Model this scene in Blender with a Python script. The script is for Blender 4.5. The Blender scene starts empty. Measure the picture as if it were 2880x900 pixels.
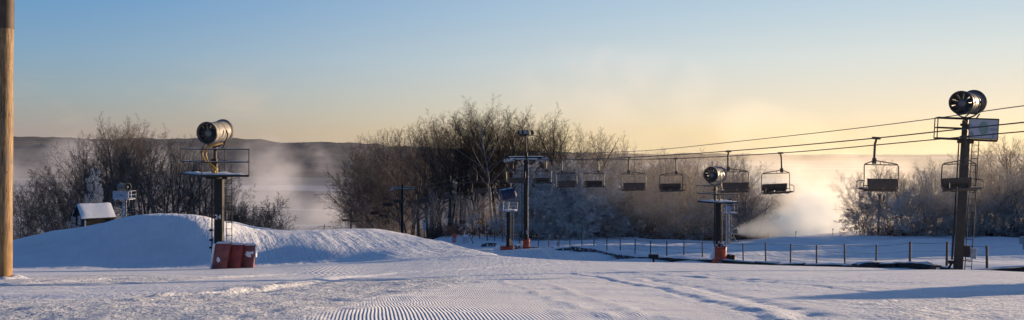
import bpy, bmesh, math, random
import numpy as np
from mathutils import Vector, Matrix, Euler
R = math.radians
F = 2397.0            # focal length of the photograph in its own pixels
CX, HY = 1440.0, 400.0
scene = bpy.context.scene
COL = scene.collection
rng = random.Random(7)
SUN_AZ, SUN_EL = R(57), R(4.8)

# ------------------------------------------------------------------ helpers
def lin(r, g, b):
    f = lambda c: ((c/255+.055)/1.055)**2.4 if c/255 > .04045 else c/255/12.92
    return (f(r), f(g), f(b), 1)

def nt(m):
    m.use_nodes = True
    t = m.node_tree
    t.nodes.clear()
    return t

class N:
    """tiny node builder"""
    def __init__(s, tree): s.t = tree
    def new(s, typ, **kw):
        n = s.t.nodes.new(typ)
        for k, v in kw.items(): setattr(n, k, v)
        return n
    def link(s, a, b): s.t.links.new(a, b)
    def val(s, sock, v):
        if hasattr(v, 'links'): s.link(v, sock)
        else: sock.default_value = v
    def math(s, op, a, b=0.0, c=0.0, clamp=False):
        n = s.new('ShaderNodeMath', operation=op, use_clamp=clamp)
        s.val(n.inputs[0], a); s.val(n.inputs[1], b); s.val(n.inputs[2], c)
        return n.outputs[0]
    def smooth(s, x, a, b, lo=0.0, hi=1.0):
        n = s.new('ShaderNodeMapRange', interpolation_type='SMOOTHSTEP')
        s.val(n.inputs[0], x); s.val(n.inputs[1], a); s.val(n.inputs[2], b); s.val(n.inputs[3], lo); s.val(n.inputs[4], hi)
        return n.outputs[0]
    def noise(s, vec, scale, detail=2.0, rough=.5):
        n = s.new('ShaderNodeTexNoise')
        if vec is not None: s.link(vec, n.inputs['Vector'])
        n.inputs['Scale'].default_value = scale; n.inputs['Detail'].default_value = detail; n.inputs['Roughness'].default_value = rough
        return n.outputs['Fac']
    def mix(s, f, a, b):
        n = s.new('ShaderNodeMix', data_type='RGBA')
        s.val(n.inputs[0], f); s.val(n.inputs[6], a); s.val(n.inputs[7], b)
        return n.outputs[2]
    def mapping(s, vec, scale=(1,1,1), rot=(0,0,0), loc=(0,0,0)):
        n = s.new('ShaderNodeMapping')
        s.link(vec, n.inputs[0]); n.inputs['Scale'].default_value = scale; n.inputs['Rotation'].default_value = rot; n.inputs['Location'].default_value = loc
        return n.outputs[0]
    def attr(s, name):
        return s.new('ShaderNodeAttribute', attribute_name=name).outputs['Fac']
    def bump(s, h, dist=1.0, strength=1.0):
        n = s.new('ShaderNodeBump'); s.link(h, n.inputs['Height']); n.inputs['Distance'].default_value = dist; n.inputs['Strength'].default_value = strength
        return n.outputs[0]
    def pbr(s, col, rough=.6, metal=0.0, normal=None):
        n = s.new('ShaderNodeBsdfPrincipled'); s.val(n.inputs['Base Color'], col); s.val(n.inputs['Roughness'], rough); s.val(n.inputs['Metallic'], metal)
        if normal is not None: s.link(normal, n.inputs['Normal'])
        o = s.new('ShaderNodeOutputMaterial'); s.link(n.outputs[0], o.inputs['Surface'])
        return n

def simple(name, col, var=.25, scale=6.0, rough=.6, metal=0.0, frost=0.0, bump=.004, stretch=(1,1,1)):
    """painted / weathered surface: noise-varied colour, fine bump, optional hoar frost in patches"""
    m = bpy.data.materials.new(name); g = N(nt(m))
    tc = g.new('ShaderNodeTexCoord').outputs['Object']
    v = g.mapping(tc, scale=stretch)
    f = g.noise(v, scale, 4, .6)
    dark = tuple(c*(1-var) for c in col[:3])+(1,); lite = tuple(min(1, c*(1+var)) for c in col[:3])+(1,)
    c = g.mix(g.smooth(f, .3, .7), dark, lite)
    if frost:
        fn = g.noise(tc, scale*2.3, 3, .6)
        c = g.mix(g.smooth(fn, .72-frost*.5, .82-frost*.4), c, (.62, .65, .72, 1))
    nb = g.bump(g.noise(v, scale*5, 3), bump)
    g.pbr(c, rough, metal, nb)
    return m

M = {}
M['steel_black'] = simple('black_steel', (.011,.0105,.0105,1), rough=.7)
M['steel_brown'] = simple('rusty_brown_steel', (.040,.031,.025,1), rough=.65)
M['steel_frost'] = simple('frosted_steel', (.10,.11,.13,1), frost=.55, scale=3)
M['steel_grey'] = simple('galvanised_steel', (.30,.32,.36,1), rough=.5, metal=.2)
M['barrel'] = simple('cream_barrel_paint', (.25,.23,.20,1), var=.25, rough=.55)
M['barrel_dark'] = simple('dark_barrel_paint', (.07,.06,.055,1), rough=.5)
M['inner'] = simple('gun_inner_dark', (.03,.03,.033,1), rough=.5)
M['hub'] = simple('gun_hub_grey', (.10,.105,.12,1), rough=.45)
M['hose'] = simple('ochre_hose', (.36,.22,.05,1), rough=.55)
M['hose_dark'] = simple('dark_hose', (.05,.035,.03,1), rough=.55)
M['pad_red'] = simple('maroon_pad_vinyl', (.24,.036,.028,1), var=.3, scale=3.5, rough=.5, bump=.02)
M['pad_mauve'] = simple('faded_pad_vinyl', (.23,.062,.056,1), var=.3, scale=3.5, rough=.55, bump=.02)
M['pad_orange'] = simple('orange_pad_vinyl', (.42,.065,.025,1), var=.3, scale=3, rough=.55, frost=.18, bump=.02)
M['snowcap'] = simple('snow_cover', (.80,.82,.86,1), var=.06, scale=4, rough=.7, bump=.03)
M['chair_frame'] = simple('chair_frame_paint', (.05,.036,.026,1), rough=.5)
M['chair_pad'] = simple('chair_pad_brown', (.062,.042,.032,1), rough=.55)
M['chair_pad_pale'] = simple('chair_pad_worn', (.10,.075,.06,1), rough=.6)
M['rope'] = simple('steel_rope', (.03,.028,.026,1), rough=.5)
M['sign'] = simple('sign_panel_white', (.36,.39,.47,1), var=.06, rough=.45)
M['sign_green'] = simple('sign_emblem_green', (.17,.26,.23,1), var=.08, rough=.45)
M['sign_ink'] = simple('sign_ink', (.16,.19,.24,1), var=.1, rough=.45)
M['sign_red'] = simple('sign_emblem_mauve', (.24,.18,.22,1), var=.1, rough=.45)
M['white_paint'] = simple('white_paint', (.75,.75,.74,1), var=.05, rough=.5)
M['tarp'] = simple('blue_tarp', (.020,.028,.075,1), var=.35, scale=5, rough=.5, bump=.03)
M['log'] = simple('dark_logs', (.028,.021,.018,1), frost=.12, scale=5, rough=.8)
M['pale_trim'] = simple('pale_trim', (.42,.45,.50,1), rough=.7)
M['pane'] = simple('dull_window_pane', (.07,.09,.13,1), rough=.15)
M['post'] = simple('weathered_post', (.055,.052,.058,1), frost=.05, scale=5, rough=.8)
M['board'] = simple('dark_wet_board', (.016,.016,.018,1), frost=.12, scale=2.2, rough=.7, bump=.02)
M['rubber'] = simple('dark_rubber_mat', (.040,.040,.045,1), frost=.42, scale=2.4, rough=.7, bump=.02)
M['marker'] = simple('orange_marker_vinyl', (.60,.07,.03,1), rough=.5)
M['dark_sign'] = simple('dark_sign_panel', (.03,.032,.05,1), rough=.5)
M['lamp_glass'] = simple('floodlight_glass', (.20,.20,.22,1), rough=.2)
M['brass'] = simple('valve_brass', (.40,.27,.10,1), rough=.35, metal=.5)
M['drum'] = simple('pale_drum', (.45,.47,.52,1), frost=.3, rough=.6)

def wood_mat():
    m = bpy.data.materials.new('pine_pole_wood'); g = N(nt(m))
    tc = g.new('ShaderNodeTexCoord').outputs['Object']
    v = g.mapping(tc, scale=(1,1,.09))
    f = g.noise(v, 26, 5, .65)
    f2 = g.noise(g.mapping(tc, scale=(1,1,.35)), 5, 3)
    c = g.mix(g.smooth(f, .32, .68), (.12,.070,.032,1), (.36,.235,.115,1))
    c = g.mix(g.smooth(f2, .45, .75), c, (.20,.135,.085,1))
    ck = g.noise(g.mapping(tc, scale=(1,1,.03)), 34, 3, .6)
    c = g.mix(g.smooth(ck, .60, .66), c, (.035,.022,.014,1))
    spots = g.noise(g.mapping(tc, scale=(1,1,.6)), 14, 2)
    c = g.mix(g.smooth(spots, .68, .74), c, (.03,.018,.01,1))
    sep = g.new('ShaderNodeSeparateXYZ'); g.link(tc, sep.inputs[0])
    base = g.smooth(sep.outputs[2], .2, 2.6, 1, 0)
    c = g.mix(g.math('MULTIPLY', base, .45), c, (.36,.18,.045,1))
    g.pbr(c, .75, 0, g.bump(f, .012))
    return m
M['pole'] = wood_mat()
M['pole_upper'] = simple('dark_upper_pole', (.07,.045,.03,1), rough=.7, scale=9, stretch=(1,1,.3))  # darker brown tone for the upper length of the pole

def bark_mat(name, a, b, frost):
    m = bpy.data.materials.new(name); g = N(nt(m))
    tc = g.new('ShaderNodeTexCoord').outputs['Object']
    oi = g.new('ShaderNodeObjectInfo').outputs['Random']
    f = g.noise(tc, 1.1, 3)
    c = g.mix(g.smooth(f, .3, .7), a, b)
    c = g.mix(g.math('MULTIPLY', oi, .35), c, tuple(x*.6 for x in a[:3])+(1,))
    if frost:
        fn = g.noise(tc, .55, 3, .6)
        fn2 = g.noise(tc, 5.0, 2)
        k = g.math('MULTIPLY', g.smooth(fn, .62-frost*.5, .80-frost*.35), g.smooth(fn2, .35, .6, .45, 1))
        c = g.mix(g.math('MULTIPLY', k, min(1, frost*1.3)), c, (.68,.65,.63,1))
    g.pbr(c, .85)
    return m
M['bark'] = bark_mat('bark', (.085,.070,.062,1), (.16,.135,.12,1), .22)
M['twig'] = bark_mat('bare_twigs', (.078,.063,.057,1), (.140,.115,.104,1), .22)
M['twig_shaded'] = bark_mat('shaded_bare_twigs', (.040,.031,.026,1), (.075,.058,.048,1), .05)  # shaded copy of the twigs, the darkness put into the colour
M['bark_shaded'] = bark_mat('shaded_bark', (.035,.028,.024,1), (.06,.05,.044,1), .1)
M['bark_pale'] = bark_mat('pale_bark', (.20,.18,.17,1), (.34,.32,.31,1), .3)
M['twig_frost'] = bark_mat('lightly_frosted_twigs', (.28,.21,.17,1), (.46,.36,.30,1), .55)
M['twig_rime'] = bark_mat('rime_covered_twigs', (.56,.47,.41,1), (.76,.68,.62,1), .9)
M['brush'] = bark_mat('russet_brush', (.065,.030,.024,1), (.12,.066,.052,1), .25)

# ------------------------------------------------------------------ mesh builder
class MB:
    def __init__(s): s.v = []; s.f = []
    def add(s, vs, fs):
        o = len(s.v); s.v += [tuple(v) for v in vs]; s.f += [tuple(i+o for i in f) for f in fs]
        return s
    def box(s, c, size, rot=(0,0,0), top=None):
        hx, hy, hz = size[0]/2, size[1]/2, size[2]/2
        e = Euler(rot).to_matrix(); c = Vector(c)
        tx, ty = (hx, hy) if top is None else (top[0]/2, top[1]/2)
        pts = [(-hx,-hy,-hz),(hx,-hy,-hz),(hx,hy,-hz),(-hx,hy,-hz),(-tx,-ty,hz),(tx,-ty,hz),(tx,ty,hz),(-tx,ty,hz)]
        return s.add([c+e@Vector(p) for p in pts], [(0,3,2,1),(4,5,6,7),(0,1,5,4),(1,2,6,5),(2,3,7,6),(3,0,4,7)])
    def rings(s, pts, radii, n=8, cap=True):
        """a tube through pts"""
        pts = [Vector(p) for p in pts]; vs = []; fs = []
        up = None
        for i, p in enumerate(pts):
            d = (pts[min(i+1, len(pts)-1)]-pts[max(i-1, 0)]).normalized()
            if up is None:
                up = Vector((0,0,1)) if abs(d.z) < .9 else Vector((1,0,0))
            a = d.cross(up).normalized(); b = a.cross(d).normalized(); up = b
            r = radii if isinstance(radii, (int, float)) else radii[i]
            for k in range(n):
                t = 2*math.pi*k/n+math.pi/n
                vs.append(p+a*(r*math.cos(t))+b*(r*math.sin(t)))
        for i in range(len(pts)-1):
            for k in range(n):
                k2 = (k+1) % n
                fs.append((i*n+k, i*n+k2, (i+1)*n+k2, (i+1)*n+k))
        if cap:
            fs.append(tuple(range(n-1, -1, -1))); fs.append(tuple((len(pts)-1)*n+k for k in range(n)))
        return s.add(vs, fs)
    def tube(s, a, b, r, n=8, r2=None): return s.rings([a, b], [r, r if r2 is None else r2], n)
    def lathe(s, prof, n=32, closed=False):
        """profile of (radius, y): revolved about the local Y axis"""
        vs = []; fs = []; m = len(prof)
        for k in range(n):
            t = 2*math.pi*k/n
            for r, y in prof: vs.append((r*math.cos(t), y, r*math.sin(t)))
        for k in range(n):
            k2 = (k+1) % n
            for i in range(m if closed else m-1):
                j = (i+1) % m
                fs.append((k*m+i, k*m+j, k2*m+j, k2*m+i))
        return s.add(vs, fs)
    def build(s, name, mat, parent=None, smooth=False, bevel=0):
        me = bpy.data.meshes.new(name); me.from_pydata(s.v, [], s.f); me.update()
        if smooth:
            me.polygons.foreach_set('use_smooth', [True]*len(me.polygons))
            me.set_sharp_from_angle(angle=R(40))
        me.materials.append(mat)
        o = bpy.data.objects.new(name, me); COL.objects.link(o)
        if parent is not None: o.parent = parent
        if bevel:
            b = o.modifiers.new('bevel', 'BEVEL'); b.width = bevel; b.segments = 2
        return o

def tag(o, label=None, cat=None, group=None, kind=None):
    if label: o['label'] = label
    if cat: o['category'] = cat
    if group: o['group'] = group
    if kind: o['kind'] = kind
    return o

def thing(name, loc, label, cat, rz=0, group=None):
    o = bpy.data.objects.new(name, None); COL.objects.link(o)
    o.location = loc; o.rotation_euler = (0, 0, rz); o.empty_display_size = .2
    return tag(o, label, cat, group)

def copy_tree(o, parent=None):
    c = o.copy(); COL.objects.link(c); c.parent = parent
    for ch in o.children: copy_tree(ch, c)
    return c

def P(px, py, d):
    """the point of the place that stands d metres ahead where the photograph shows (px, py)"""
    return Vector(((px-CX)/F*d, d, (HY-py)/F*d))

def text_mesh(txt, size, name, mat, parent, loc, rot):
    cu = bpy.data.curves.new(name, 'FONT'); cu.body = txt; cu.size = size; cu.align_x = 'CENTER'; cu.align_y = 'CENTER'; cu.extrude = .003; cu.offset = size*.012
    t = bpy.data.objects.new(name+'_curve', cu); COL.objects.link(t)
    dg = bpy.context.evaluated_depsgraph_get()
    me = bpy.data.meshes.new_from_object(t.evaluated_get(dg)); me.name = name
    bpy.data.objects.remove(t); bpy.data.curves.remove(cu)
    me.materials.clear(); me.materials.append(mat)
    o = bpy.data.objects.new(name, me); COL.objects.link(o); o.parent = parent
    o.location = loc; o.rotation_euler = rot
    return o

# ------------------------------------------------------------------ terrain
def vnoise(x, y, seed=0):
    xi = np.floor(x).astype(np.int64); yi = np.floor(y).astype(np.int64)
    xf = x-xi; yf = y-yi
    def h(a, b):
        n = (a*374761393+b*668265263+seed*974711) & 0xffffffff
        n = ((n ^ (n >> 13))*1274126177) & 0xffffffff
        return ((n ^ (n >> 16)) & 0xffff)/65535.0
    u = xf*xf*xf*(xf*(xf*6-15)+10); v = yf*yf*yf*(yf*(yf*6-15)+10)
    return (h(xi,yi)*(1-u)+h(xi+1,yi)*u)*(1-v)+(h(xi,yi+1)*(1-u)+h(xi+1,yi+1)*u)*v
def fbm(x, y, oct=4, seed=0, gain=.5):
    a = 1.0; s = 0; t = 0
    for i in range(oct):
        s = s+a*vnoise(x*2**i+17.3*i, y*2**i-9.1*i, seed+i); t += a; a *= gain
    return s/t

def pchip(xk, yk, x):
    xk = np.array(xk, float); yk = np.array(yk, float)
    h = np.diff(xk); dl = np.diff(yk)/h; m = np.zeros_like(yk)
    for i in range(1, len(xk)-1):
        if dl[i-1]*dl[i] > 0:
            w1 = 2*h[i]+h[i-1]; w2 = h[i]+2*h[i-1]; m[i] = (w1+w2)/(w1/dl[i-1]+w2/dl[i])
    m[0] = dl[0]; m[-1] = dl[-1]
    i = np.clip(np.searchsorted(xk, x)-1, 0, len(xk)-2); t = (x-xk[i])/h[i]
    return (2*t**3-3*t**2+1)*yk[i]+(t**3-2*t**2+t)*h[i]*m[i]+(-2*t**3+3*t**2)*yk[i+1]+(t**3-t**2)*h[i]*m[i+1]

# the lie of the snow: for bearings across the view, distance ahead -> height relative to the eye
def pz(d, py): return (d, (HY-py)/F*d)
VAL = [(150,-20),(200,-29),(350,-60),(5000,-62)]
NEAR = [(-40,-1.0),(0,-1.35),(4,-1.50)]
COLS = {
 -900: [pz(8,900),pz(12,845),pz(18,800),pz(24,780),pz(32,768),pz(40,757),(60,-7.6),(80,-13)],
 -300: [pz(8,900),pz(12,845),pz(18,800),pz(24,780),pz(32,768),pz(40,757),(46,-6.9),(56,-7.3),(80,-13)],
   0: [pz(8,900),pz(12,844),pz(18,800),pz(24,781),pz(32,768),pz(40,757),pz(46,752),pz(54,700),pz(60,683),(80,-12)],
 130: [pz(8,900),pz(12,843),pz(18,800),pz(24,781),pz(32,768),pz(40,757),pz(46,752),pz(53,680),pz(58,656),(80,-11)],
 250: [pz(8,900),pz(12,843),pz(18,800),pz(24,781),pz(32,768),pz(40,757),pz(46,752),pz(51,692),pz(57,638),(66,-6.6),(72,-7.2),(85,-11)],
 340: [pz(8,900),pz(12,843),pz(18,800),pz(24,781),pz(32,768),pz(40,756),pz(47,751),pz(51,680),pz(54.5,613),(64,-6.2),(72,-7.2),(88,-9.5)],
 480: [pz(8,900),pz(12,843),pz(18,800),pz(24,780),pz(32,767),pz(41,755),pz(47,751),pz(51,678),pz(54.5,603),(64,-5.7),(72,-6.6),(90,-12)],
 560: [pz(8,900),pz(12,843),pz(18,800),pz(24,779),pz(32,767),pz(42,752),pz(47,749),pz(51,677),pz(54.5,606),(60,-5.3),(72,-6.8),(90,-12)],
 610: [pz(8,900),pz(12,843),pz(18,800),pz(24,779),pz(32,767),pz(42,750),pz(47,747),pz(51,682),pz(54.5,624),pz(57.5,618),(72,-7.2),(90,-12.5)],
 660: [pz(8,900),pz(12,843),pz(18,800),pz(24,779),pz(32,766),pz(42,748),pz(47.5,744),pz(50.5,690),pz(55,650),pz(60,629),(76,-8.2),(90,-13)],
 770: [pz(8,900),pz(12,843),pz(18,800),pz(24,779),pz(32,766),pz(42,746),pz(48.5,738),pz(51,695),pz(55.5,664),pz(62,649),(80,-10.5),(95,-14)],
 900: [pz(8,900),pz(12,843),pz(18,802),pz(24,780),pz(32,763),pz(41,743),pz(48.5,731),pz(51,693),pz(56,662),pz(62,646),(80,-10.2),(100,-15)],
1000: [pz(8,900),pz(12,843),pz(18,802),pz(24,780),pz(32,762),pz(41,741),pz(48.5,726),pz(52,694),pz(58,660),pz(64,643),(80,-9.9),(100,-15)],
1120: [pz(8,900),pz(12,842),pz(18,801),pz(24,779),pz(32,759),pz(41,737),pz(52,696),pz(62,656),(80,-10.8),(100,-14.2),(130,-17)],
1250: [pz(8,900),pz(12,842),pz(18,800),pz(24,777),pz(32,755),pz(41,733),pz(50,707),pz(58,682),(70,-8.9),(85,-10.4),(100,-11.3),(125,-13.8)],
1340: [pz(8,900),pz(12,842),pz(18,800),pz(24,776),pz(32,754),pz(40,735),pz(47,714),pz(54,701),(64,-8.5),(85,-10.3),(100,-11.2),(125,-13.6)],
1478: [pz(8,900),pz(12,842),pz(18,799),pz(24,775),pz(32,753),pz(40,736),pz(46,725),(54,-8.1),pz(70,709),pz(76,705),pz(86,690),pz(100,672),pz(120,658)],
1700: [pz(8,900),pz(12,842),pz(18,799),pz(24,775),pz(32,755),pz(38,743),pz(44,736),(51,-8.1),(60,-8.8),pz(72,702),pz(85,686),pz(100,674),pz(118,667)],
2020: [pz(8,900),pz(12,842),pz(18,799),pz(24,775),pz(32,758),pz(38,748),pz(44,741),(48.5,-7.3),(56,-7.95),pz(58.5,729),pz(70,707),pz(85,692),pz(100,685),(125,-15)],
2200: [pz(8,900),pz(12,842),pz(18,799),pz(24,776),pz(32,761),pz(37,752),pz(42,747),(46,-6.95),(50,-7.35),pz(53,738),pz(62,715),pz(78,692),pz(95,676),pz(102,672),(125,-15)],
2400: [pz(8,900),pz(12,842),pz(18,800),pz(24,777),pz(32,764),pz(36,757),pz(41,752),(43.5,-6.5),(45.5,-6.8),pz(48,746),pz(60,715),pz(75,690),pz(90,667),pz(98,661),(125,-14)],
2705: [pz(8,900),pz(12,842),pz(18,801),pz(24,779),pz(32,766),pz(36.2,760),(37.6,-5.95),(40,-6.15),pz(42,750),pz(50,732),pz(65,705),pz(80,682),pz(92,668),(125,-13)],
2880: [pz(8,900),pz(12,842),pz(18,802),pz(24,781),pz(32,769),pz(35.2,765),(36.6,-5.75),(38.5,-5.95),pz(40,755),pz(47,738),pz(60,710),pz(75,689),pz(90,672),(125,-12.5)],
3200: [pz(8,900),pz(12,842),pz(18,803),(24,-3.9),(34,-5.6),(40,-6.1),(50,-6.8),(60,-7.6),(80,-7.2),(105,-4.5),(125,-5)],  # from here on: unseen rise out of view, added to shade the far field
3900: [pz(8,900),pz(12,842),pz(18,803),(24,-3.9),(34,-5.4),(40,-5.9),(50,-5.8),(65,-4.0),(90,-1.0),(110,1.0),(130,-2)],
6000: [pz(8,900),pz(12,842),pz(18,803),(24,-3.9),(34,-5.4),(40,-5.9),(50,-5.8),(65,-4.0),(90,-1.0),(110,1.0),(130,-2)],
}
PXK = np.array(sorted(COLS)); DK = np.unique(np.concatenate([np.arange(-40, 4, 2.0), np.arange(4, 140, .5), np.geomspace(140, 5000, 90)]))
TAB = np.array([pchip([p[0] for p in NEAR+COLS[k]+[v for v in VAL if v[0] > COLS[k][-1][0]]],
                      [p[1] for p in NEAR+COLS[k]+[v for v in VAL if v[0] > COLS[k][-1][0]]], DK) for k in PXK])
# resample across bearing with a smooth spline, then soften
PXF = np.arange(-900, 6001, 12.0)
TABF = np.stack([pchip(PXK, TAB[:, j], PXF) for j in range(len(DK))], axis=1)
ker = np.exp(-.5*(np.arange(-5, 6)/2.2)**2); ker /= ker.sum()
pad = np.pad(TABF, ((5,5),(0,0)), mode='edge')
TABF = sum(ker[i]*pad[i:i+len(PXF)] for i in range(11))

def ground_base(x, y):
    x = np.asarray(x, float); y = np.asarray(y, float)
    q = np.clip(CX+F*x/np.maximum(y, 6.0), -900, 5999)
    d = np.clip(y, -40, 4999)
    i = np.clip(((q+900)/12).astype(int), 0, len(PXF)-2); t = (q-PXF[i])/12
    j = np.clip(np.searchsorted(DK, d)-1, 0, len(DK)-2); u = (d-DK[j])/(DK[j+1]-DK[j])
    z = (TABF[i,j]*(1-t)+TABF[i+1,j]*t)*(1-u)+(TABF[i,j+1]*(1-t)+TABF[i+1,j+1]*t)*u
    # unseen humps added right of view to throw long blue shadows over the slope
    shadow_hump = 3.55*np.exp(-(((x-22.3)*.83+(y-24.0)*.55)/3.0)**2-((-(x-22.3)*.55+(y-24.0)*.83)/2.4)**2)
    shadow_hump = shadow_hump+2.6*np.exp(-(((x-17)/2.4)**2+((y-12.6)/1.3)**2))
    return z+shadow_hump

def gz(x, y): return float(ground_base(np.array([x]), np.array([y]))[0])
def hit(px, py, d0=5.0, d1=140):
    d = np.arange(d0, d1, .05); x = (px-CX)/F*d
    below = ground_base(x, d) >= (HY-py)/F*d
    k = int(np.argmax(below)) if below.any() else len(d)-1
    return float(x[k]), float(d[k])

def poly_mask(poly, x, y, soft):
    """about 1 inside a world-space polygon, falling to 0 over soft metres"""
    ins = np.zeros(x.shape, bool); dist = np.full(x.shape, 1e9); n = len(poly)
    for i in range(n):
        x0, y0 = poly[i]; x1, y1 = poly[(i+1) % n]
        c = ((y0 > y) != (y1 > y)) & (x < (x1-x0)*(y-y0)/((y1-y0) if y1 != y0 else 1e-9)+x0); ins ^= c
        dist = np.minimum(dist, seg_dist(x, y, x0, y0, x1, y1)[0])
    sd = np.where(ins, dist, -dist)
    return np.clip(sd/soft+.5, 0, 1)
def seg_dist(x, y, x0, y0, x1, y1):
    dx, dy = x1-x0, y1-y0; L = dx*dx+dy*dy+1e-9
    t = np.clip(((x-x0)*dx+(y-y0)*dy)/L, 0, 1)
    ex = x-(x0+t*dx); ey = y-(y0+t*dy)
    side = np.sign(dx*ey-dy*ex)
    return np.hypot(ex, ey), side
def line_field(pts, x, y):
    D = np.full(x.shape, 1e9); S = np.zeros(x.shape)
    for (x0, y0), (x1, y1) in zip(pts[:-1], pts[1:]):
        d, s = seg_dist(x, y, x0, y0, x1, y1); k = d < D
        D = np.where(k, d, D); S = np.where(k, s, S)
    return D*S

def axis(fine0, fine1, step, growth, lo, hi):
    a = list(np.arange(fine0, fine1, step)); s = step; v = a[-1]
    while v < hi: s *= growth; v += s; a.append(v)
    s = step; v = a[0]; b = []
    while v > lo: s *= growth; v -= s; b.append(v)
    return np.array(b[::-1]+a)

def build_ground():
    xs = axis(-7, 7, .085, 1.028, -2600, 2600)
    ys = axis(6.5, 20, .085, 1.022, -40, 4200)
    X, Y = np.meshgrid(xs, ys); sh = X.shape
    x = X.ravel(); y = Y.ravel(); z = ground_base(x, y)
    H = lambda pts: [hit(*p) for p in pts]
    cord = poly_mask(H([(900,899),(985,868),(1060,846),(1200,822),(1340,800),(1440,786),(1560,772),(1640,776),(1760,797),(1880,826),(2010,862),(2120,899)])+[(3.4,5.5),(-2.6,5.5)], x, y, .5)
    wob = fbm(x*1.3, y*1.3, 3, 3)
    cord = np.maximum(cord, .65*poly_mask(H([(1720,776),(1900,796),(2200,826),(2420,860),(2500,899),(2200,899),(2040,856),(1890,818),(1760,792)]), x, y, .6))
    cord = cord*np.clip((wob-.26)*7, .35, 1)
    cord2 = poly_mask(H([(866,757),(930,748),(1010,748),(1040,760),(980,772),(900,778)]), x, y, .8)
    cord3 = poly_mask(H([(1430,750),(1545,750),(1550,758),(1430,757)]), x, y, .8)
    rough = poly_mask(H([(-200,856),(300,842),(640,818),(820,796),(1000,786),(1240,778),(1330,795),(1190,824),(1050,848),(960,876),(905,899)])+[(-2.6,5.5),(-9,5.5)], x, y, 1.6)
    rough2 = poly_mask(H([(0,786),(240,772),(420,772),(560,778),(700,776),(560,790),(260,800),(0,806)]), x, y, 1.0)*.8
    rough3 = poly_mask(H([(2150,899),(2010,850),(2300,850),(2600,835),(2880,820),(2960,899)])+[(7,6),(3.4,5.5)], x, y, 2.0)*.55
    rough4 = poly_mask(H([(20,690),(70,684),(150,676),(140,690),(60,704)]), x, y, 1.2)+poly_mask(H([(390,692),(440,676),(470,690),(520,706),(440,712)]), x, y, 1.5)
    near = np.clip((40-y)/20, 0, 1)
    rg = np.clip(rough+rough2+rough3+.12*near, 0, 1)*(1-cord*.7)+np.clip(rough4, 0, 1)*.9
    z = z+rg*near*((fbm(x*3.1, y*3.1, 4, 11)-.5)*.065)+near*(fbm(x*.35, y*.9, 3, 21)-.5)*.07
    # machine-made furrows and ridges
    def furrow(pts, w, depth, ridge, jag):
        f = line_field(H(pts), x, y)+(fbm(x*1.7, y*1.7, 3, 31)-.5)*jag
        return -.45*depth*np.exp(-(f/w)**2)+.5*ridge*np.exp(-((f-w*1.6)/w)**2)*(.4+1.2*fbm(x*4, y*4, 2, 41))
    z = z+furrow([(-60,842),(250,836),(500,830),(700,820),(900,800)], .34, .07, .03, .12)
    z = z+furrow([(850,800),(960,782),(1130,768),(1300,758),(1440,748),(1640,738)], .22, .07, .05, .10)
    z = z+furrow([(1600,768),(1700,786),(1860,815),(2000,848),(2130,888),(2180,905)], .10, .030, .035, .25)
    z = z+furrow([(1760,778),(1900,806),(2060,842),(2200,880)], .16, -.02, -.05, .20)
    z = z+furrow([(1900,765),(2150,790),(2400,812)], .12, .02, .015, .2)
    z = z+furrow([(2380,852),(2600,840),(2880,822)], .05, .035, .01, .06)
    z = z+furrow([(0,803),(160,793),(330,786),(470,785),(600,782),(820,772)], .25, .05, .06, .5)
    z = z+furrow([(480,836),(640,822),(760,812),(840,803)], .12, .04, .07, .35)
    z = z+furrow([(1412,791),(1500,820),(1640,868),(1720,899)], .05, -.035, 0, .03)
    z = z+furrow([(1540,798),(1680,846),(1800,890)], .05, -.035, 0, .03)
    z = z+furrow([(1700,760),(2000,782),(2300,806),(2500,826)], .10, .03, .03, .16)
    z = z+furrow([(1500,760),(1800,772),(2200,790),(2880,806)], .12, .02, .03, .2)
    z = z+furrow([(760,748),(900,742),(1010,738),(1240,732)], .35, .07, .03, .1)
    z = z+furrow([(860,737),(1000,735),(1140,731),(1240,730)], .3, .09, .02, .1)
    # wind and groomer streaks on the whales and the far field
    far = np.clip((y-46)/14, 0, 1)*np.clip((135-y)/20, 0, 1)
    st = fbm((x*.9+y*.35)*.5, (y*.9-x*.35)*.09, 3, 51)-.5
    z = z+far*np.clip((x+6)/8, 0, 1)*((fbm(x*.10, y*.42, 3, 61)-.5)*1.15)
    z = z+far*np.clip((4-x)/8, 0, 1)*(st*.22+(fbm(x*.55, y*.55, 4, 81)-.5)*.16)
    z = z+np.clip((y-300)/400, 0, 1)*(fbm(x/160, y/160, 4, 71)-.5)*8
    field = np.clip((y-300)/100, 0, 1)
    V = np.stack([x, y, z], 1)
    ny, nx = sh
    idx = np.arange(nx*ny).reshape(ny, nx)
    Q = np.stack([idx[:-1,:-1], idx[:-1,1:], idx[1:,1:], idx[1:,:-1]], -1).reshape(-1, 4)
    me = bpy.data.meshes.new('snow_ground')
    me.vertices.add(len(V)); me.vertices.foreach_set('co', V.ravel().astype(np.float32))
    me.loops.add(Q.size); me.loops.foreach_set('vertex_index', Q.ravel().astype(np.int32))
    me.polygons.add(len(Q)); me.polygons.foreach_set('loop_start', np.arange(0, Q.size, 4, dtype=np.int32))
    me.update(calc_edges=True)
    me.polygons.foreach_set('use_smooth', np.ones(len(Q), bool))
    for nm, arr in (('cord', cord), ('cord_b', np.clip(cord2+cord3, 0, 1)), ('rough', np.clip(rg, 0, 1)), ('field', field)):
        a = me.attributes.new(nm, 'FLOAT', 'POINT'); a.data.foreach_set('value', arr.astype(np.float32))
    me.materials.append(snow_mat())
    o = bpy.data.objects.new('snow_ground', me); COL.objects.link(o)
    tag(o, 'groomed snow slope falling away with ridged corduroy and rounded humps', kind='structure')

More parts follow.
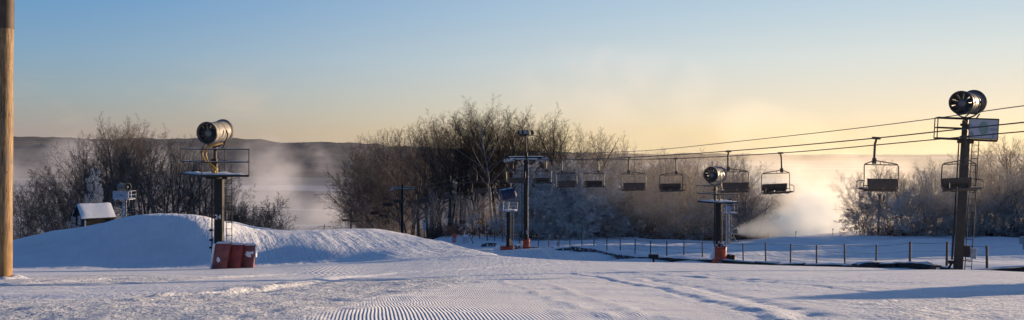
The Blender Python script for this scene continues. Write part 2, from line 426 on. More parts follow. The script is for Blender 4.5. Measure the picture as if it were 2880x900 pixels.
def snow_mat():
    m = bpy.data.materials.new('groomed_snow'); g = N(nt(m))
    geo = g.new('ShaderNodeNewGeometry').outputs['Position']
    sep = g.new('ShaderNodeSeparateXYZ'); g.link(geo, sep.inputs[0])
    X, Y = sep.outputs[0], sep.outputs[1]
    flat = g.new('ShaderNodeCombineXYZ'); g.link(X, flat.inputs[0]); g.link(Y, flat.inputs[1]); flat = flat.outputs[0]
    cord, cordb, rough, field = g.attr('cord'), g.attr('cord_b'), g.attr('rough'), g.attr('field')
    w = g.math('MULTIPLY', g.math('SUBTRACT', g.noise(flat, .5, 2), .5), .06)
    u = g.math('ADD', g.math('ADD', g.math('MULTIPLY', X, .985), g.math('MULTIPLY', Y, .172)), w)
    # the drift of the groomer's pass: curves away to the right with distance
    ridge = g.math('SINE', g.math('MULTIPLY', u, 2*math.pi/.037))
    brk = g.smooth(g.noise(flat, 5.0, 3), .28, .48, .35, 1)
    h1 = g.math('MULTIPLY', g.math('MULTIPLY', g.math('MULTIPLY', ridge, .0056), cord), brk)
    ub = g.math('ADD', g.math('MULTIPLY', X, .90), g.math('MULTIPLY', Y, .30))
    rb = g.math('SINE', g.math('MULTIPLY', ub, 2*math.pi/.19))
    h1b = g.math('MULTIPLY', g.math('MULTIPLY', rb, .016), cordb)
    # crumbs
    n1 = g.noise(flat, 7.5, 5, .62)
    n2 = g.noise(flat, 24, 3, .6)
    crumb = g.math('ADD', g.math('MULTIPLY', n1, .15), g.math('MULTIPLY', n2, .040))
    tight = g.smooth(g.noise(g.mapping(flat, scale=(.5,1.6,1), rot=(0,0,-.12)), .5, 3), .35, .65, .10, .34)
    h2 = g.math('MULTIPLY', crumb, g.math('ADD', g.math('MULTIPLY', rough, .78), g.math('MULTIPLY', tight, g.math('SUBTRACT', 1.0, g.math('MULTIPLY', cord, .85)))))
    # long groomer lines everywhere
    lines = g.noise(g.mapping(flat, scale=(2.2, .22, 1), rot=(0,0,.17)), 1.6, 4, .6)
    h3 = g.math('MULTIPLY', lines, .035)
    rv = g.mapping(flat, rot=(0,0,-.37))
    wl = g.noise(g.mapping(rv, scale=(1.5,.10,1)), .9, 4, .6)
    wl2 = g.noise(g.mapping(flat, scale=(1,.5,1)), .55, 4, .65)
    whale = g.math('MULTIPLY', g.smooth(Y, 40, 50), g.smooth(Y, 80, 100, 1, 0))
    h4 = g.math('MULTIPLY', whale, g.math('ADD', g.math('MULTIPLY', wl, .16), g.math('MULTIPLY', wl2, .22)))
    h = g.math('ADD', g.math('ADD', g.math('ADD', h1, h1b), g.math('ADD', h2, h3)), h4)
    col = g.mix(g.smooth(g.noise(flat, .8, 3), .3, .7), (.80,.80,.83,1), (.86,.86,.88,1))
    # snowy fields, hedges and frozen water down in the valley
    fv = g.noise(g.mapping(flat, scale=(.0012,.006,1)), 1.0, 4, .6)
    fcol = g.mix(g.smooth(fv, .52, .60), (.05,.046,.05,1), (.30,.31,.35,1))
    col = g.mix(field, col, fcol)
    g.pbr(col, .62, 0, g.bump(h))
    return m

build_ground()

# ------------------------------------------------------------------ far hills
def hill_mat():
    m = bpy.data.materials.new('wooded_hillside'); g = N(nt(m))
    p = g.new('ShaderNodeNewGeometry').outputs['Position']
    f = g.noise(g.mapping(p, scale=(.02,.01,.06)), 1.0, 5, .7)
    f2 = g.noise(g.mapping(p, scale=(.0025,.002,.012)), 1.0, 3)
    c = g.mix(g.smooth(f, .35, .65), (.016,.016,.020,1), (.036,.034,.039,1))
    c = g.mix(g.smooth(f2, .62, .74), c, (.075,.07,.073,1))
    g.pbr(c, .9, 0, g.bump(g.noise(p, .06, 4, .7), 6.0))
    return m
def build_hill(name, pts, d, depth, seed, label):
    """a wooded ridge whose crest runs through (px, py) at distance d"""
    pxs = np.arange(pts[0][0], pts[-1][0], 2.0)
    crest = (HY-np.interp(pxs, [p[0] for p in pts], [p[1] for p in pts]))/F*d
    crest = crest+(fbm(pxs/80, pxs*0, 2, seed)-.5)*8; fine = (fbm(pxs/30, pxs*0, 3, seed+4)-.5)*4+(fbm(pxs/3.0, pxs*0+5, 2, seed+9)-.5)*2.2
    x = (pxs-CX)/F*d; rows = 26; vs = []
    for j in range(rows):
        t = j/(rows-1)
        prof = math.sin(t*math.pi/2)**1.2
        z = -66+(crest+66)*prof+(fbm(x/260, x*0+j*depth/rows/110, 3, seed+3)-.5)*40*(1-t)*t*2+(fbm(x/22, x*0+j*7.3, 2, seed+6)-.5)*4*t+fine*max(0, t*6-5)
        vs.append(np.stack([x, np.full_like(x, d-depth*(1-t)), z], 1))
    vs.append(np.stack([x, np.full_like(x, d+depth*.8), np.full_like(x, -70)], 1))
    V = np.concatenate(vs); nx = len(x); ny = rows+1
    idx = np.arange(nx*ny).reshape(ny, nx)
    Q = np.stack([idx[:-1,:-1], idx[:-1,1:], idx[1:,1:], idx[1:,:-1]], -1).reshape(-1, 4)
    me = bpy.data.meshes.new(name); me.from_pydata(V.tolist(), [], Q.tolist()); me.materials.append(HM)
    o = bpy.data.objects.new(name, me); COL.objects.link(o); tag(o, label, kind='structure')
HM = hill_mat()
build_hill('hills', [(-900,392),(-300,388),(40,386),(180,389),(360,392),(560,392),(660,388),(740,393),(800,400),(880,402),(1000,404),(1150,412),(1300,425),(1500,440)], 2300, 900, 5, 'long dark wooded ridge across the valley')
build_hill('far_hills', [(500,408),(800,410),(1000,409),(1300,418),(1600,428),(1850,433),(2100,432),(2300,438),(2500,450),(2900,458),(4200,452)], 3600, 900, 15, 'pale distant ridge behind the haze on the right')

# ------------------------------------------------------------------ trees
def grow(seed, style):
    r = random.Random(seed)
    H = style['h']; chains = {'trunk': [], 'crown': []}
    up = style.get('up', .05); GA = 2.39996
    def branch(p, d, L, rad, lev):
        n = (10, 6, 4, 3, 2)[lev]; pts = [p.copy()]; rr = [rad]; dirs = [d.copy()]
        wig = style.get('wig', .06)*(.7, 1, 1.3, 1.8, 2.2)[lev]
        trop = (.02, up, up, up*.6, up*.3)[lev]
        droop = style.get('droop', 0)*(0, .2, .5, 1, 1)[lev]
        taper = (.80, .62, .6, .5, .4)[lev]
        for i in range(n):
            d = (d+Vector((r.gauss(0,wig), r.gauss(0,wig), r.gauss(0,wig)*.6))+Vector((0,0,trop-droop))).normalized()
            p = p+d*(L/n); pts.append(p.copy()); dirs.append(d.copy())
            rr.append(rad*(1-(i+1)/n*taper))
        chains['trunk' if lev < 2 else 'crown'].append((pts, rr, 6 if lev == 0 else (4 if lev == 1 else 3)))
        if lev >= style['levels']: return
        nc = style['n'][lev]; t0 = style['t0'][lev]; az = r.uniform(0, 6.28)
        for k in range(nc):
            t = t0+(1-t0)*((k+.5+r.uniform(-.4,.4))/nc)
            i = min(int(t*n), n-1); fr = t*n-i
            q = pts[i].lerp(pts[i+1], fr); pd = dirs[i+1]
            a0, a1 = style['ang'][lev]
            ang = R(r.uniform(a0, a1))
            if lev == 0: ang = R(a1+(a0-a1)*((t-t0)/(1-t0))+r.uniform(-6,6))
            az += GA+r.uniform(-.4,.4)
            e = pd.cross(Vector((.31,.17,.93)) if abs(pd.z) < .9 else Vector((1,0,0))).normalized()
            ax = Matrix.Rotation(az, 3, pd) @ e
            cd = (Matrix.Rotation(ang, 3, ax) @ pd).normalized()
            if lev == 0:
                u = (t-t0)/(1-t0)
                s = {'oval': .55+.75*math.sin(math.pi*(.22+.70*u)), 'vase': 1.05-.55*u, 'slim': .9-.4*u, 'cone': 1.25-1.0*u, 'round': 1.15-.75*u*u}[style.get('shape', 'oval')]
                if style.get('shape') == 'vase': s *= .85+.3*r.random()
            else: s = 1.15-.6*t
            branch(q, cd, L*style['ratio'][lev]*s*r.uniform(.8, 1.2), rr[i]*style.get('rk', (.52,.46,.5,.6))[lev], lev+1)
    for k in range(style.get('stems', 1)):
        lean = style.get('lean', .06) if style.get('stems', 1) == 1 else style.get('lean', .3)
        a = r.uniform(0, 6.28)
        branch(Vector((math.cos(a)*.25*(k > 0), math.sin(a)*.25*(k > 0), -.3)), Vector((math.cos(a)*lean, math.sin(a)*lean, 1)).normalized(), H*r.uniform(.82, 1) if k else H, style['rad']*(1 if k == 0 else .8), 0)
    out = {}; top = 0
    for key, cs in chains.items():
        vs, fs = [], []
        for pts, rr, n in cs:
            o = len(vs); ref = Vector((.3, .9, .2))
            for i, p in enumerate(pts):
                d = (pts[min(i+1, len(pts)-1)]-pts[max(i-1, 0)]).normalized()
                a = d.cross(ref).normalized(); b = a.cross(d)
                rad = max(rr[i], style.get('minr', .0055))
                for k in range(n):
                    t = 6.2832*k/n; vs.append(p+a*(rad*math.cos(t))+b*(rad*math.sin(t)))
                top = max(top, p.z)
            for i in range(len(pts)-1):
                for k in range(n):
                    k2 = (k+1) % n
                    fs.append((o+i*n+k, o+i*n+k2, o+(i+1)*n+k2, o+(i+1)*n+k))
        me = bpy.data.meshes.new(key); me.from_pydata([tuple(v) for v in vs], [], fs)
        me.polygons.foreach_set('use_smooth', [True]*len(me.polygons)); out[key] = me
    out['top'] = top
    return out

ST = {
 'maple': dict(h=15, rad=.32, levels=4, n=(12,10,8,5), t0=(.30,.24,.12,.1), ang=((22,56),(30,52),(32,58),(28,60)), ratio=(.52,.34,.36,.45), up=.03, shape='vase'),
 'poplar': dict(h=18, rad=.25, levels=4, n=(17,9,8,4), t0=(.42,.2,.12,.1), ang=((30,54),(30,52),(32,58),(28,60)), ratio=(.31,.36,.38,.45), up=.04, shape='oval', wig=.04),
 'oak': dict(h=12, rad=.34, levels=4, n=(13,11,9,5), t0=(.16,.2,.12,.1), ang=((16,66),(28,50),(28,54),(28,58)), ratio=(.68,.36,.36,.42), up=.03, shape='round', wig=.09),
 'vase': dict(h=14, rad=.23, levels=4, n=(9,10,8,5), t0=(.36,.24,.12,.1), ang=((28,52),(30,52),(32,58),(28,60)), ratio=(.40,.36,.36,.45), up=.04, stems=3, lean=.20, shape='oval', wig=.05),
 'thicket': dict(h=8, rad=.08, levels=4, n=(11,8,7,4), t0=(.14,.12,.1,.1), ang=((16,56),(28,54),(28,56),(25,55)), ratio=(.46,.40,.40,.45), up=.03, stems=5, lean=.34, shape='round', wig=.09),
 'rime': dict(h=7.5, rad=.09, levels=4, n=(14,9,8,4), t0=(.12,.12,.1,.1), ang=((30,78),(30,58),(28,58),(25,55)), ratio=(.46,.42,.42,.5), up=.0, droop=.08, shape='round', wig=.15, minr=.012, stems=2, lean=.25),
 'weep': dict(h=5.5, rad=.08, levels=4, n=(14,8,7,4), t0=(.2,.12,.1,.1), ang=((45,85),(30,55),(28,55),(25,55)), ratio=(.42,.50,.5,.55), up=.0, droop=.24, shape='cone', wig=.12, minr=.018),
 'bush': dict(h=3.6, rad=.045, levels=4, n=(9,7,6,4), t0=(.08,.1,.1,.1), ang=((18,55),(28,52),(28,55),(25,55)), ratio=(.55,.44,.44,.5), up=.03, stems=7, lean=.6, shape='round', wig=.09),
}
PROTO = {}
def proto(kind, seed):
    if (kind, seed) not in PROTO: PROTO[(kind, seed)] = grow(seed*31+len(kind)*7, ST[kind])
    return PROTO[(kind, seed)]

def tree(kind, seed, px, d, top_py, label, name='bare_tree', group=None, bark='bark', twig='twig', wide=1.0, cat='tree'):
    if 990 < px < 1300 and top_py < 600: d = max(d, 28.3/(.337+(px-CX)/F)*1.03+5+.5*(d-106)) if px < 1255 else max(d, 122)
    if twig == 'twig' and 1255 < px < 1800 and top_py < 400: twig = 'twig_shaded'; bark = 'bark_shaded' if bark == 'bark' else bark  # shade among these trees comes from darker twig and bark colours
    pr = proto(kind, seed)
    x = (px-CX)/F*d; z = gz(x, d)-.1
    s = ((HY-top_py)/F*d-z)/(pr['top']*.955)
    o = thing(name, (x, d, z), label, cat, rng.uniform(0, 6.28), group)
    o.scale = (s*wide, s*wide, s)
    for part in ('trunk', 'crown'):
        mat = M[bark if part == 'trunk' else twig]
        key = (kind, seed, part, mat.name)
        if key not in PROTO:
            me = pr[part] if not pr[part].materials else pr[part].copy()
            if me.materials: me.materials.clear()
            me.materials.append(mat); PROTO[key] = me
        ch = bpy.data.objects.new(part, PROTO[key]); COL.objects.link(ch); ch.parent = o
    return o

# --- left wood (behind the big whale and the hut)
G1 = 'bare trees of the left wood behind the whale'
for px, d, top, k, sd, lab in [
    (176,112,478,'thicket',1,'low misty thicket at the left foot of the left wood'),
    (110,125,520,'thicket',2,'faint leafless bush in the mist by the wooden pole'),
    (60,132,512,'thicket',3,'faintest leafless bush, right beside the wooden pole'),
    (228,104,405,'maple',1,'bare tree leaning over the log hut, left edge of the left wood'),
    (318,100,330,'maple',2,'tallest bare tree of the left wood, wide crown above the hut'),
    (392,104,338,'vase',1,'tall bare tree with forked stems, right of the left wood peak'),
    (540,104,392,'maple',3,'bare tree directly behind the near snow gun mast'),
    (470,100,384,'oak',1,'broad bare tree just left of the near snow gun railing'),
    (590,108,470,'thicket',2,'low bare tree right behind the near mast ladder')]:
    tree(k, sd, px, d, top, lab)
for px, d, top, k, sd in [(262,112,380,'vase',2),(290,118,370,'maple',1),(350,116,352,'poplar',1),(430,112,362,'vase',1),(505,114,390,'vase',2),
                          (200,118,440,'vase',1),(560,116,420,'maple',2),(250,102,430,'maple',4),(285,108,400,'vase',3),(365,108,365,'poplar',2),(415,108,385,'maple',4),(455,106,390,'vase',3),(500,106,410,'maple',2),(340,110,345,'maple',3),(215,106,470,'thicket',1),(575,108,445,'vase',3)]:
    tree(k, sd, px, d, top, 'bare grey tree packed deep in the left wood behind the snow hump', group=G1, wide=.82)
tree('weep', 1, 238, 92, 482, 'white rime covered tree rising behind the hut roof', name='frosted_tree', bark='twig_rime', twig='twig_rime', wide=.36)
tree('weep', 2, 252, 90, 555, 'small rime covered tree touching the hut roof', name='frosted_tree', bark='twig_rime', twig='twig_frost', wide=.6)
tree('bush', 1, 705, 88, 545, 'round leafless bush behind the whale, right of the near mast', name='bare_bush', cat='bush', wide=.78)
tree('bush', 2, 752, 92, 600, 'small leafless bush at the right end of the whale crest', name='bare_bush', cat='bush', wide=.6)
tree('bush', 3, 660, 90, 566, 'leafless bush showing just right of the near mast ladder', name='bare_bush', cat='bush', wide=.7)

# --- middle wood
G2 = 'bare trees of the middle wood'
for px, d, top, k, sd, lab, w in [
    (1062,112,388,'oak',2,'wide bare tree at the left end of the middle wood, branches over the mist',.85),
    (1100,118,376,'maple',1,'dense bare tree near the left end of the middle wood',1.1),
    (1180,124,355,'maple',3,'bare tree rising left of the tall pair in the middle wood',.9),
    (1262,122,318,'vase',2,'tall bare tree with spreading stems in the middle wood',.9),
    (1325,126,306,'poplar',2,'slim tall bare tree left of the tallest in the middle wood',.9),
    (1385,120,276,'poplar',1,'tallest tree of the middle wood, slender pale trunk',1.15),
    (1432,128,318,'poplar',2,'slim bare tree just left of the lift tower floodlights',.9),
    (1492,124,306,'vase',1,'bare tree behind the lift tower floodlights',1.0),
    (1608,112,342,'oak',1,'broad spreading oak right of the lift tower, fan of bare branches',1.1),
    (1752,124,378,'maple',2,'bare tree poking up alone right of the spreading oak',.7),
    (1925,116,450,'maple',1,'bare tree left of the middle snow gun, crown above the frost',.9),
    (2105,106,462,'maple',3,'bare tree right of the middle snow gun, catching gold light',1.1),
    (2068,112,440,'vase',2,'bare tree directly behind the middle snow gun',.9)]:
    tree(k, sd, px, d, top, lab, wide=w, bark='bark_pale' if top == 276 else 'bark')
for px, d, top, k, sd in [(1082,126,392,'vase',2),(1095,110,430,'thicket',1),(1135,118,384,'maple',2),(1150,112,420,'vase',1),(1210,128,340,'vase',1),(1215,114,400,'maple',1),(1240,128,335,'poplar',1),
                          (1295,116,380,'maple',2),(1300,128,322,'vase',1),(1350,124,345,'vase',2),(1362,128,322,'poplar',2),(1410,126,330,'vase',1),(1455,130,325,'maple',2),(1475,122,350,'poplar',1),(1520,128,330,'poplar',2),
                          (1545,118,352,'vase',2),(1660,122,368,'maple',4),(1690,120,392,'maple',3),(1565,126,345,'maple',1),(1630,124,358,'vase',3),(1850,122,425,'maple',4),(1985,120,428,'vase',3),(1050,120,430,'thicket',2)]:
    tree(k, sd, px, d, top, 'bare brown tree packed deep in the middle wood behind its named neighbours', group=G2, wide=1.0)
for px, d, top, k, sd in [(1060,132,440,'vase',3),(1160,130,420,'maple',2),(1230,130,400,'vase',2),(1280,132,380,'poplar',1),(1340,134,370,'vase',1),(1400,132,360,'poplar',2),(1440,134,370,'maple',1),(1500,132,360,'vase',3)]:
    tree(k, sd, px, d, top, 'bare brown tree packed deep in the middle wood behind its named neighbours', group=G2, wide=1.05)
for px, d, top, k, sd in [(1130,120,520,'thicket',2),(1250,118,530,'thicket',1),(1310,120,540,'thicket',3),(1370,116,550,'thicket',1),(1085,112,540,'thicket',3),(1440,112,560,'thicket',2)]:
    tree(k, sd, px, d, top, 'bare brown tree packed deep in the middle wood behind its named neighbours', group=G2, wide=1.05, twig='twig_frost')
for px, d, top, k, sd in [(1030,150,392,'maple',4),(1052,150,380,'vase',3),(1105,140,372,'maple',3),(1145,136,366,'vase',2),(1165,132,372,'maple',1),(1205,126,350,'maple',4),(1075,140,440,'thicket',1),(1120,136,450,'thicket',3)]:
    tree(k, sd, px, d, top, 'bare brown tree packed deep in the middle wood behind its named neighbours', group=G2, wide=.9)
G3 = 'lightly frosted trees along the front of the middle wood'
for px, d, top, k, sd in [(1700,114,425,'vase',1),(1720,110,450,'thicket',1),(1790,118,428,'maple',2),(1830,116,440,'vase',2),(1860,112,460,'thicket',2),(1900,112,470,'thicket',3),(1960,112,452,'vase',1),(1990,110,470,'thicket',1),
                          (2030,108,480,'thicket',2),(2060,104,505,'thicket',3),(2120,103,505,'thicket',1),(2095,102,540,'thicket',2),(1650,112,455,'thicket',3),(1600,108,470,'thicket',1),(1770,108,480,'thicket',2),
                          (1545,106,470,'thicket',3),(1815,106,500,'thicket',1),(1935,106,510,'thicket',3)]:
    tree(k, sd, px, d, top-18, 'lightly frosted leafless tree in the front row of the middle wood', name='frosted_tree', group=G3, twig='twig_frost', bark='bark')
G4 = 'white rime covered trees right of the lift tower'
for px, d, top, sd, w in [(1520,102,490,1,1.1),(1570,104,500,2,1.1),(1555,98,560,3,1.2),(1610,102,520,1,1.1),(1660,103,500,3,1.2),(1640,98,570,2,1.2),(1690,100,545,1,1.2),(1500,104,540,2,1.1),(1740,104,520,2,1.1),(1590,97,585,3,1.3),(1780,101,560,1,1.1),(1850,101,560,3,1.2),(1900,100,585,2,1.2),(1970,100,575,1,1.2),(1720,98,600,3,1.3)]:
    tree('rime', sd, px, d, top-34, 'rime white tree with drooping branches between lift tower and middle snow gun', name='frosted_tree', group=G4, bark='twig_frost', twig='twig_rime' if px < 1700 else 'twig_frost', wide=w)
tree('weep', 1, 1278, 104, 590, 'white drooping tree behind the orange marker', name='frosted_tree', bark='twig_rime', twig='twig_rime', wide=.9)
tree('weep', 2, 1328, 106, 598, 'white drooping tree, second from the orange marker', name='frosted_tree', bark='twig_rime', twig='twig_rime', wide=.9)
tree('weep', 3, 1418, 104, 560, 'white drooping tree left of the tarp covered snow gun mast', name='frosted_tree', bark='twig_rime', twig='twig_rime', wide=1.0)
tree('weep', 1, 1455, 103, 575, 'white drooping tree between the tarp covered snow gun and lift tower', name='frosted_tree', bark='twig_rime', twig='twig_rime', wide=.8)
for px, top, lab in [(1165,560,'thin pale trunk, left one of the pale pair beside the grey trail sign'),(1222,565,'thin pale trunk left of the white drooping trees'),(1194,575,'thin pale trunk carrying the grey trail sign behind it'),(1205,590,'thin pale trunk just right of the grey trail sign')]:
    tree('poplar', 3, px, 108, top, lab, name='frosted_tree', bark='bark_pale', twig='twig_frost', wide=.8)

# --- right wood
G5 = 'trees of the right wood'
tree('weep', 3, 2408, 100, 590, 'white drooping frosted tree at the left tip of the right wood', name='frosted_tree', bark='twig_rime', twig='twig_rime', wide=1.3)
for px, d, top, k, sd, lab, w in [
    (2470,97,455,'maple',1,'rounded bare tree at the left end of the right wood',.9),
    (2540,96,470,'maple',3,'bushy dark tree under the nearest whole lift chair',1.2),
    (2625,104,445,'poplar',3,'spindly young tree left of the right snow gun mast',.8),
    (2790,98,405,'vase',1,'tall bare tree right of the right snow gun ladder',1.0),
    (2850,100,398,'oak',2,'large bare tree at the right edge of the picture',1.0)]:
    tree(k, sd, px, d, top, lab, wide=w)
for px, d, top, k, sd in [(2430,100,510,'thicket',1),(2500,99,500,'thicket',2),(2580,98,500,'thicket',3),(2640,98,510,'thicket',1),(2690,100,480,'vase',2),(2735,97,450,'maple',2),(2760,104,440,'vase',2),(2820,104,415,'maple',1),(2880,98,420,'vase',1),(2720,95,520,'thicket',2),
                          (2780,94,500,'thicket',3),(2840,94,490,'thicket',1),(2895,94,470,'thicket',2),(2600,103,480,'maple',2),(2930,99,395,'maple',3),(2970,96,410,'vase',2)]:
    tree(k, sd, px, d, top-24, 'leafless tree crowded among others in the right wood behind the right mast', group=G5, twig='twig_frost')
G6 = 'rime covered trees along the front of the right wood'
for px, d, top, sd, w in [(2450,94,560,1,1.2),(2520,93,560,2,1.2),(2580,94,545,3,1.2),(2650,93,565,1,1.2),(2705,93,540,2,1.0),(2770,92,560,3,1.2),(2840,92,560,1,1.1)]:
    tree('rime', sd, px, d, top-20, 'blue white rimed tree low along the front of the right wood', name='frosted_tree', group=G6, bark='twig_frost', twig='twig_frost' if sd != 2 else 'twig_rime', wide=w)

# brush along the wood edges: nobody could count the stems
def brush():
    b = MB(); r = random.Random(5)
    def strip(p0, p1, n, h, dspread):
        for _ in range(n):
            t = r.random(); px = p0[0]+(p1[0]-p0[0])*t; d = p0[1]+(p1[1]-p0[1])*t+r.uniform(0, dspread)
            x = (px-CX)/F*d; z = gz(x, d); hh = h*r.uniform(.4, 1.2)
            q = Vector((x, d, z-.05))
            for _k in range(3):
                e = q+Vector((r.gauss(0,.35)*hh, r.gauss(0,.35)*hh, hh*r.uniform(.5,1)))
                m1 = q.lerp(e, .5)+Vector((r.gauss(0,.08), r.gauss(0,.08), .05))
                b.rings([q, m1, e], [.014,.011,.007], 3, cap=False)
                for _j in range(2):
                    f = m1.lerp(e, r.random()); b.rings([f, f+Vector((r.gauss(0,.3), r.gauss(0,.3), r.uniform(.1,.5)))*hh*.6], [.009,.006], 3, cap=False)
    strip((1010,185),(1130,140),300,2.6,20); strip((1130,138),(1250,116),350,2.2,16); strip((1250,105),(1470,104),420,1.7,16); strip((1460,102),(1700,101),420,1.3,9); strip((1700,101),(2100,100),900,1.6,8); strip((2100,101),(2160,102),80,1.1,5)
    strip((2440,94),(2960,92),800,1.4,6)
    o = b.build('undergrowth', M['brush']); tag(o, 'tangled russet brush along the foot of the woods', kind='stuff')
    b2 = MB(); b = b2
    def go(b2):
        pass
brush()

# ------------------------------------------------------------------ wooden pole at the left
def wooden_pole():
    d = 22.0; x = (9-CX)/F*d; z = gz(x, d)
    o = thing('utility_pole', (x, d, z-.15), 'thick round wooden pole standing in the snow at the left edge', 'pole')
    b = MB(); n = 14
    pts = [(0.016*t*.5, 0, t) for t in np.linspace(0, 7.0, n)]
    b.rings(pts, [.205-.0035*p[2]*.6+.004*math.sin(p[2]*2.1) for p in pts], 28)
    b.build('shaft', M['pole'], o, True)
    b = MB(); b.rings([(.056,0,6.62),(.06,0,7.6),(.075,0,9.5)], [.203,.202,.195], 28)
    w = b.build('upper_length', M['pole_upper'], o, True); w['label'] = 'darker upper length of the wooden pole'
    b = MB(); b.rings([(.02,0,.02),(.02,-.01,.10),(.01,0,.17),(0,0,.21),(0,0,.235)], [.78,.52,.36,.27,.20], 24)
    b.v = [(x*(1+.10*math.sin(5*math.atan2(y,x))), y*(1+.08*math.sin(3*math.atan2(y,x)+1)), z+.02*math.sin(4*math.atan2(y,x))) for x,y,z in b.v]
    b.build('snow_collar', M['snowcap'], o, True)
wooden_pole()

# ------------------------------------------------------------------ fan gun
def fan_gun(parent, loc, yaw, pitch, scale=1.0, shell='barrel', blades=11, tarp=False, bw=1.0):
    """barrel points along local +Y"""
    b = MB()
    b.lathe([(.455,-.70),(.47,-.70),(.53,-.74),(.545,-.71),(.53,-.66),(.47,-.60),(.455,-.20),(.47,-.19),(.47,-.15),(.455,-.14),(.45,.30),(.462,.31),(.462,.35),(.45,.36),(.46,.56),(.49,.60),(.49,.68),(.44,.70),(.425,.60),(.42,-.55),(.455,-.70)], 40)
    g = b.build('fan_gun', M[shell], parent, True)
    g.location = loc; g.rotation_euler = Euler((pitch, 0, yaw)); g.scale = (scale,)*3
    b = MB(); b.lathe([(.418,.66),(.418,-.5),(.410,-.5),(.410,.66),(.418,.66)], 40); b.build('inner_sleeve', M['inner'], g, True)
    b = MB(); b.lathe([(.455,.66),(.50,.645),(.515,.68),(.505,.715),(.46,.725),(.435,.70),(.455,.66)], 40); b.build('nozzle_ring', M['inner'], g, True)
    b = MB(); b.lathe([(.0,.66),(.08,.655),(.15,.63),(.185,.58),(.19,.48),(.17,-.2),(.10,-.45),(0,-.5)], 28); b.build('hub', M['hub'], g, True)
    for k in range(blades):
        a = 2*math.pi*k/blades; mb = MB(); tw = .62
        ca, sa = math.cos(a), math.sin(a); vs = []
        for rr, w in ((.16,.060),(.30,.095),(.425,.115)):
            w = w*bw
            for s in (-1, 1):
                for th in (-.006, .006):
                    yy = .56+s*w*math.sin(tw)*.8+th; t = s*w*math.cos(tw)*.92
                    vs.append((rr*ca-t*sa, yy, rr*sa+t*ca))
        fs = []
        for i in range(2):
            o = i*4; fs += [(o,o+4,o+6,o+2),(o+1,o+3,o+7,o+5),(o,o+1,o+5,o+4),(o+2,o+6,o+7,o+3)]
        fs += [(0,2,3,1),(8,9,11,10)]
        mb.add(vs, fs); mb.build('fan_blade', M['inner'], g)
    b = MB()
    for rr in (.18,.30,.42): b.lathe([(rr,-.69),(rr+.012,-.69),(rr+.012,-.70),(rr,-.70),(rr,-.69)], 28)
    for k in range(8):
        a = k*math.pi/4; b.tube((0,-.695,0), (.45*math.cos(a),-.695,.45*math.sin(a)), .007, 4)
    b.build('rear_guard', M['inner'], g)
    b = MB(); b.box((.50,-.02,.0), (.07,.22,.16)); b.box((.50,.22,-.02), (.06,.08,.12)); b.box((.52,-.35,.05),(.05,.10,.22))
    b.build('bracket', M['steel_brown'], g, bevel=.01)
    if tarp:
        b = MB(); pts = [(0,y,(.02*math.sin(y*9))) for y in np.linspace(-.80,.80,13)]
        b.rings(pts, [.40 if i in (0,12) else .56+.03*math.sin(i*2.1) for i in range(13)], 18)
        b.build('tarp', M['tarp'], g, True)
        b = MB(); vs = []; fs = []
        for i, y in enumerate(np.linspace(-.78,.62,10)):
            for j, a in enumerate(np.linspace(R(62),R(150),9)):
                rr = .595+.03*math.sin(i*1.7+j); vs.append((rr*math.cos(a), y, rr*math.sin(a)))
        for i in range(9):
            for j in range(8): fs.append((i*9+j,i*9+j+1,(i+1)*9+j+1,(i+1)*9+j))
        b.add(vs, fs); s = b.build('snow_cap', M['snowcap'], g, True)
    return g

def yoke(parent, c, yaw, drop, mat, r=.6):
    """U fork that carries the gun at c, on a stub post of the given length"""
    b = MB(); ca, sa = math.cos(yaw), math.sin(yaw)
    pts = []
    for t in np.linspace(0, math.pi, 13):
        u = r*math.cos(t); pts.append((c[0]+u*ca, c[1]+u*sa, c[2]-.06-.62*math.sin(t)))
    b.rings(pts, .032, 8)
    for s in (-1,1): b.tube((c[0]+s*r*ca, c[1]+s*r*sa, c[2]-.1), (c[0]+s*r*ca*.88, c[1]+s*r*sa*.88, c[2]+.08), .035, 8)
    y = b.build('yoke', M[mat], parent, True)
    b = MB(); b.tube((c[0],c[1],c[2]-.68), (c[0],c[1],c[2]-drop), .075, 12)
    b.tube((c[0],c[1],c[2]-drop+.42), (c[0],c[1],c[2]-drop+.55), .13, 14); b.tube((c[0],c[1],c[2]-.76),(c[0],c[1],c[2]-.66), .12, 14)
    b.build('swivel_post', M[mat], parent, True)

def ladder(parent, x, y, z0, z1, mat, w=.30, step=.30, lean=0.0, rz=0.0):
    b = MB(); ca, sa = math.cos(rz), math.sin(rz)
    H = z1-z0
    f = lambda u, z: (x+u*ca+lean*(z-z0), y+u*sa, z)
    for u in (-w/2, w/2): b.tube(f(u,z0), f(u,z1), .020, 6)
    z = z0+.2
    while z < z1: b.tube(f(-w/2,z), f(w/2,z), .014, 6); z += step
    b.build('ladder', M[mat], parent)

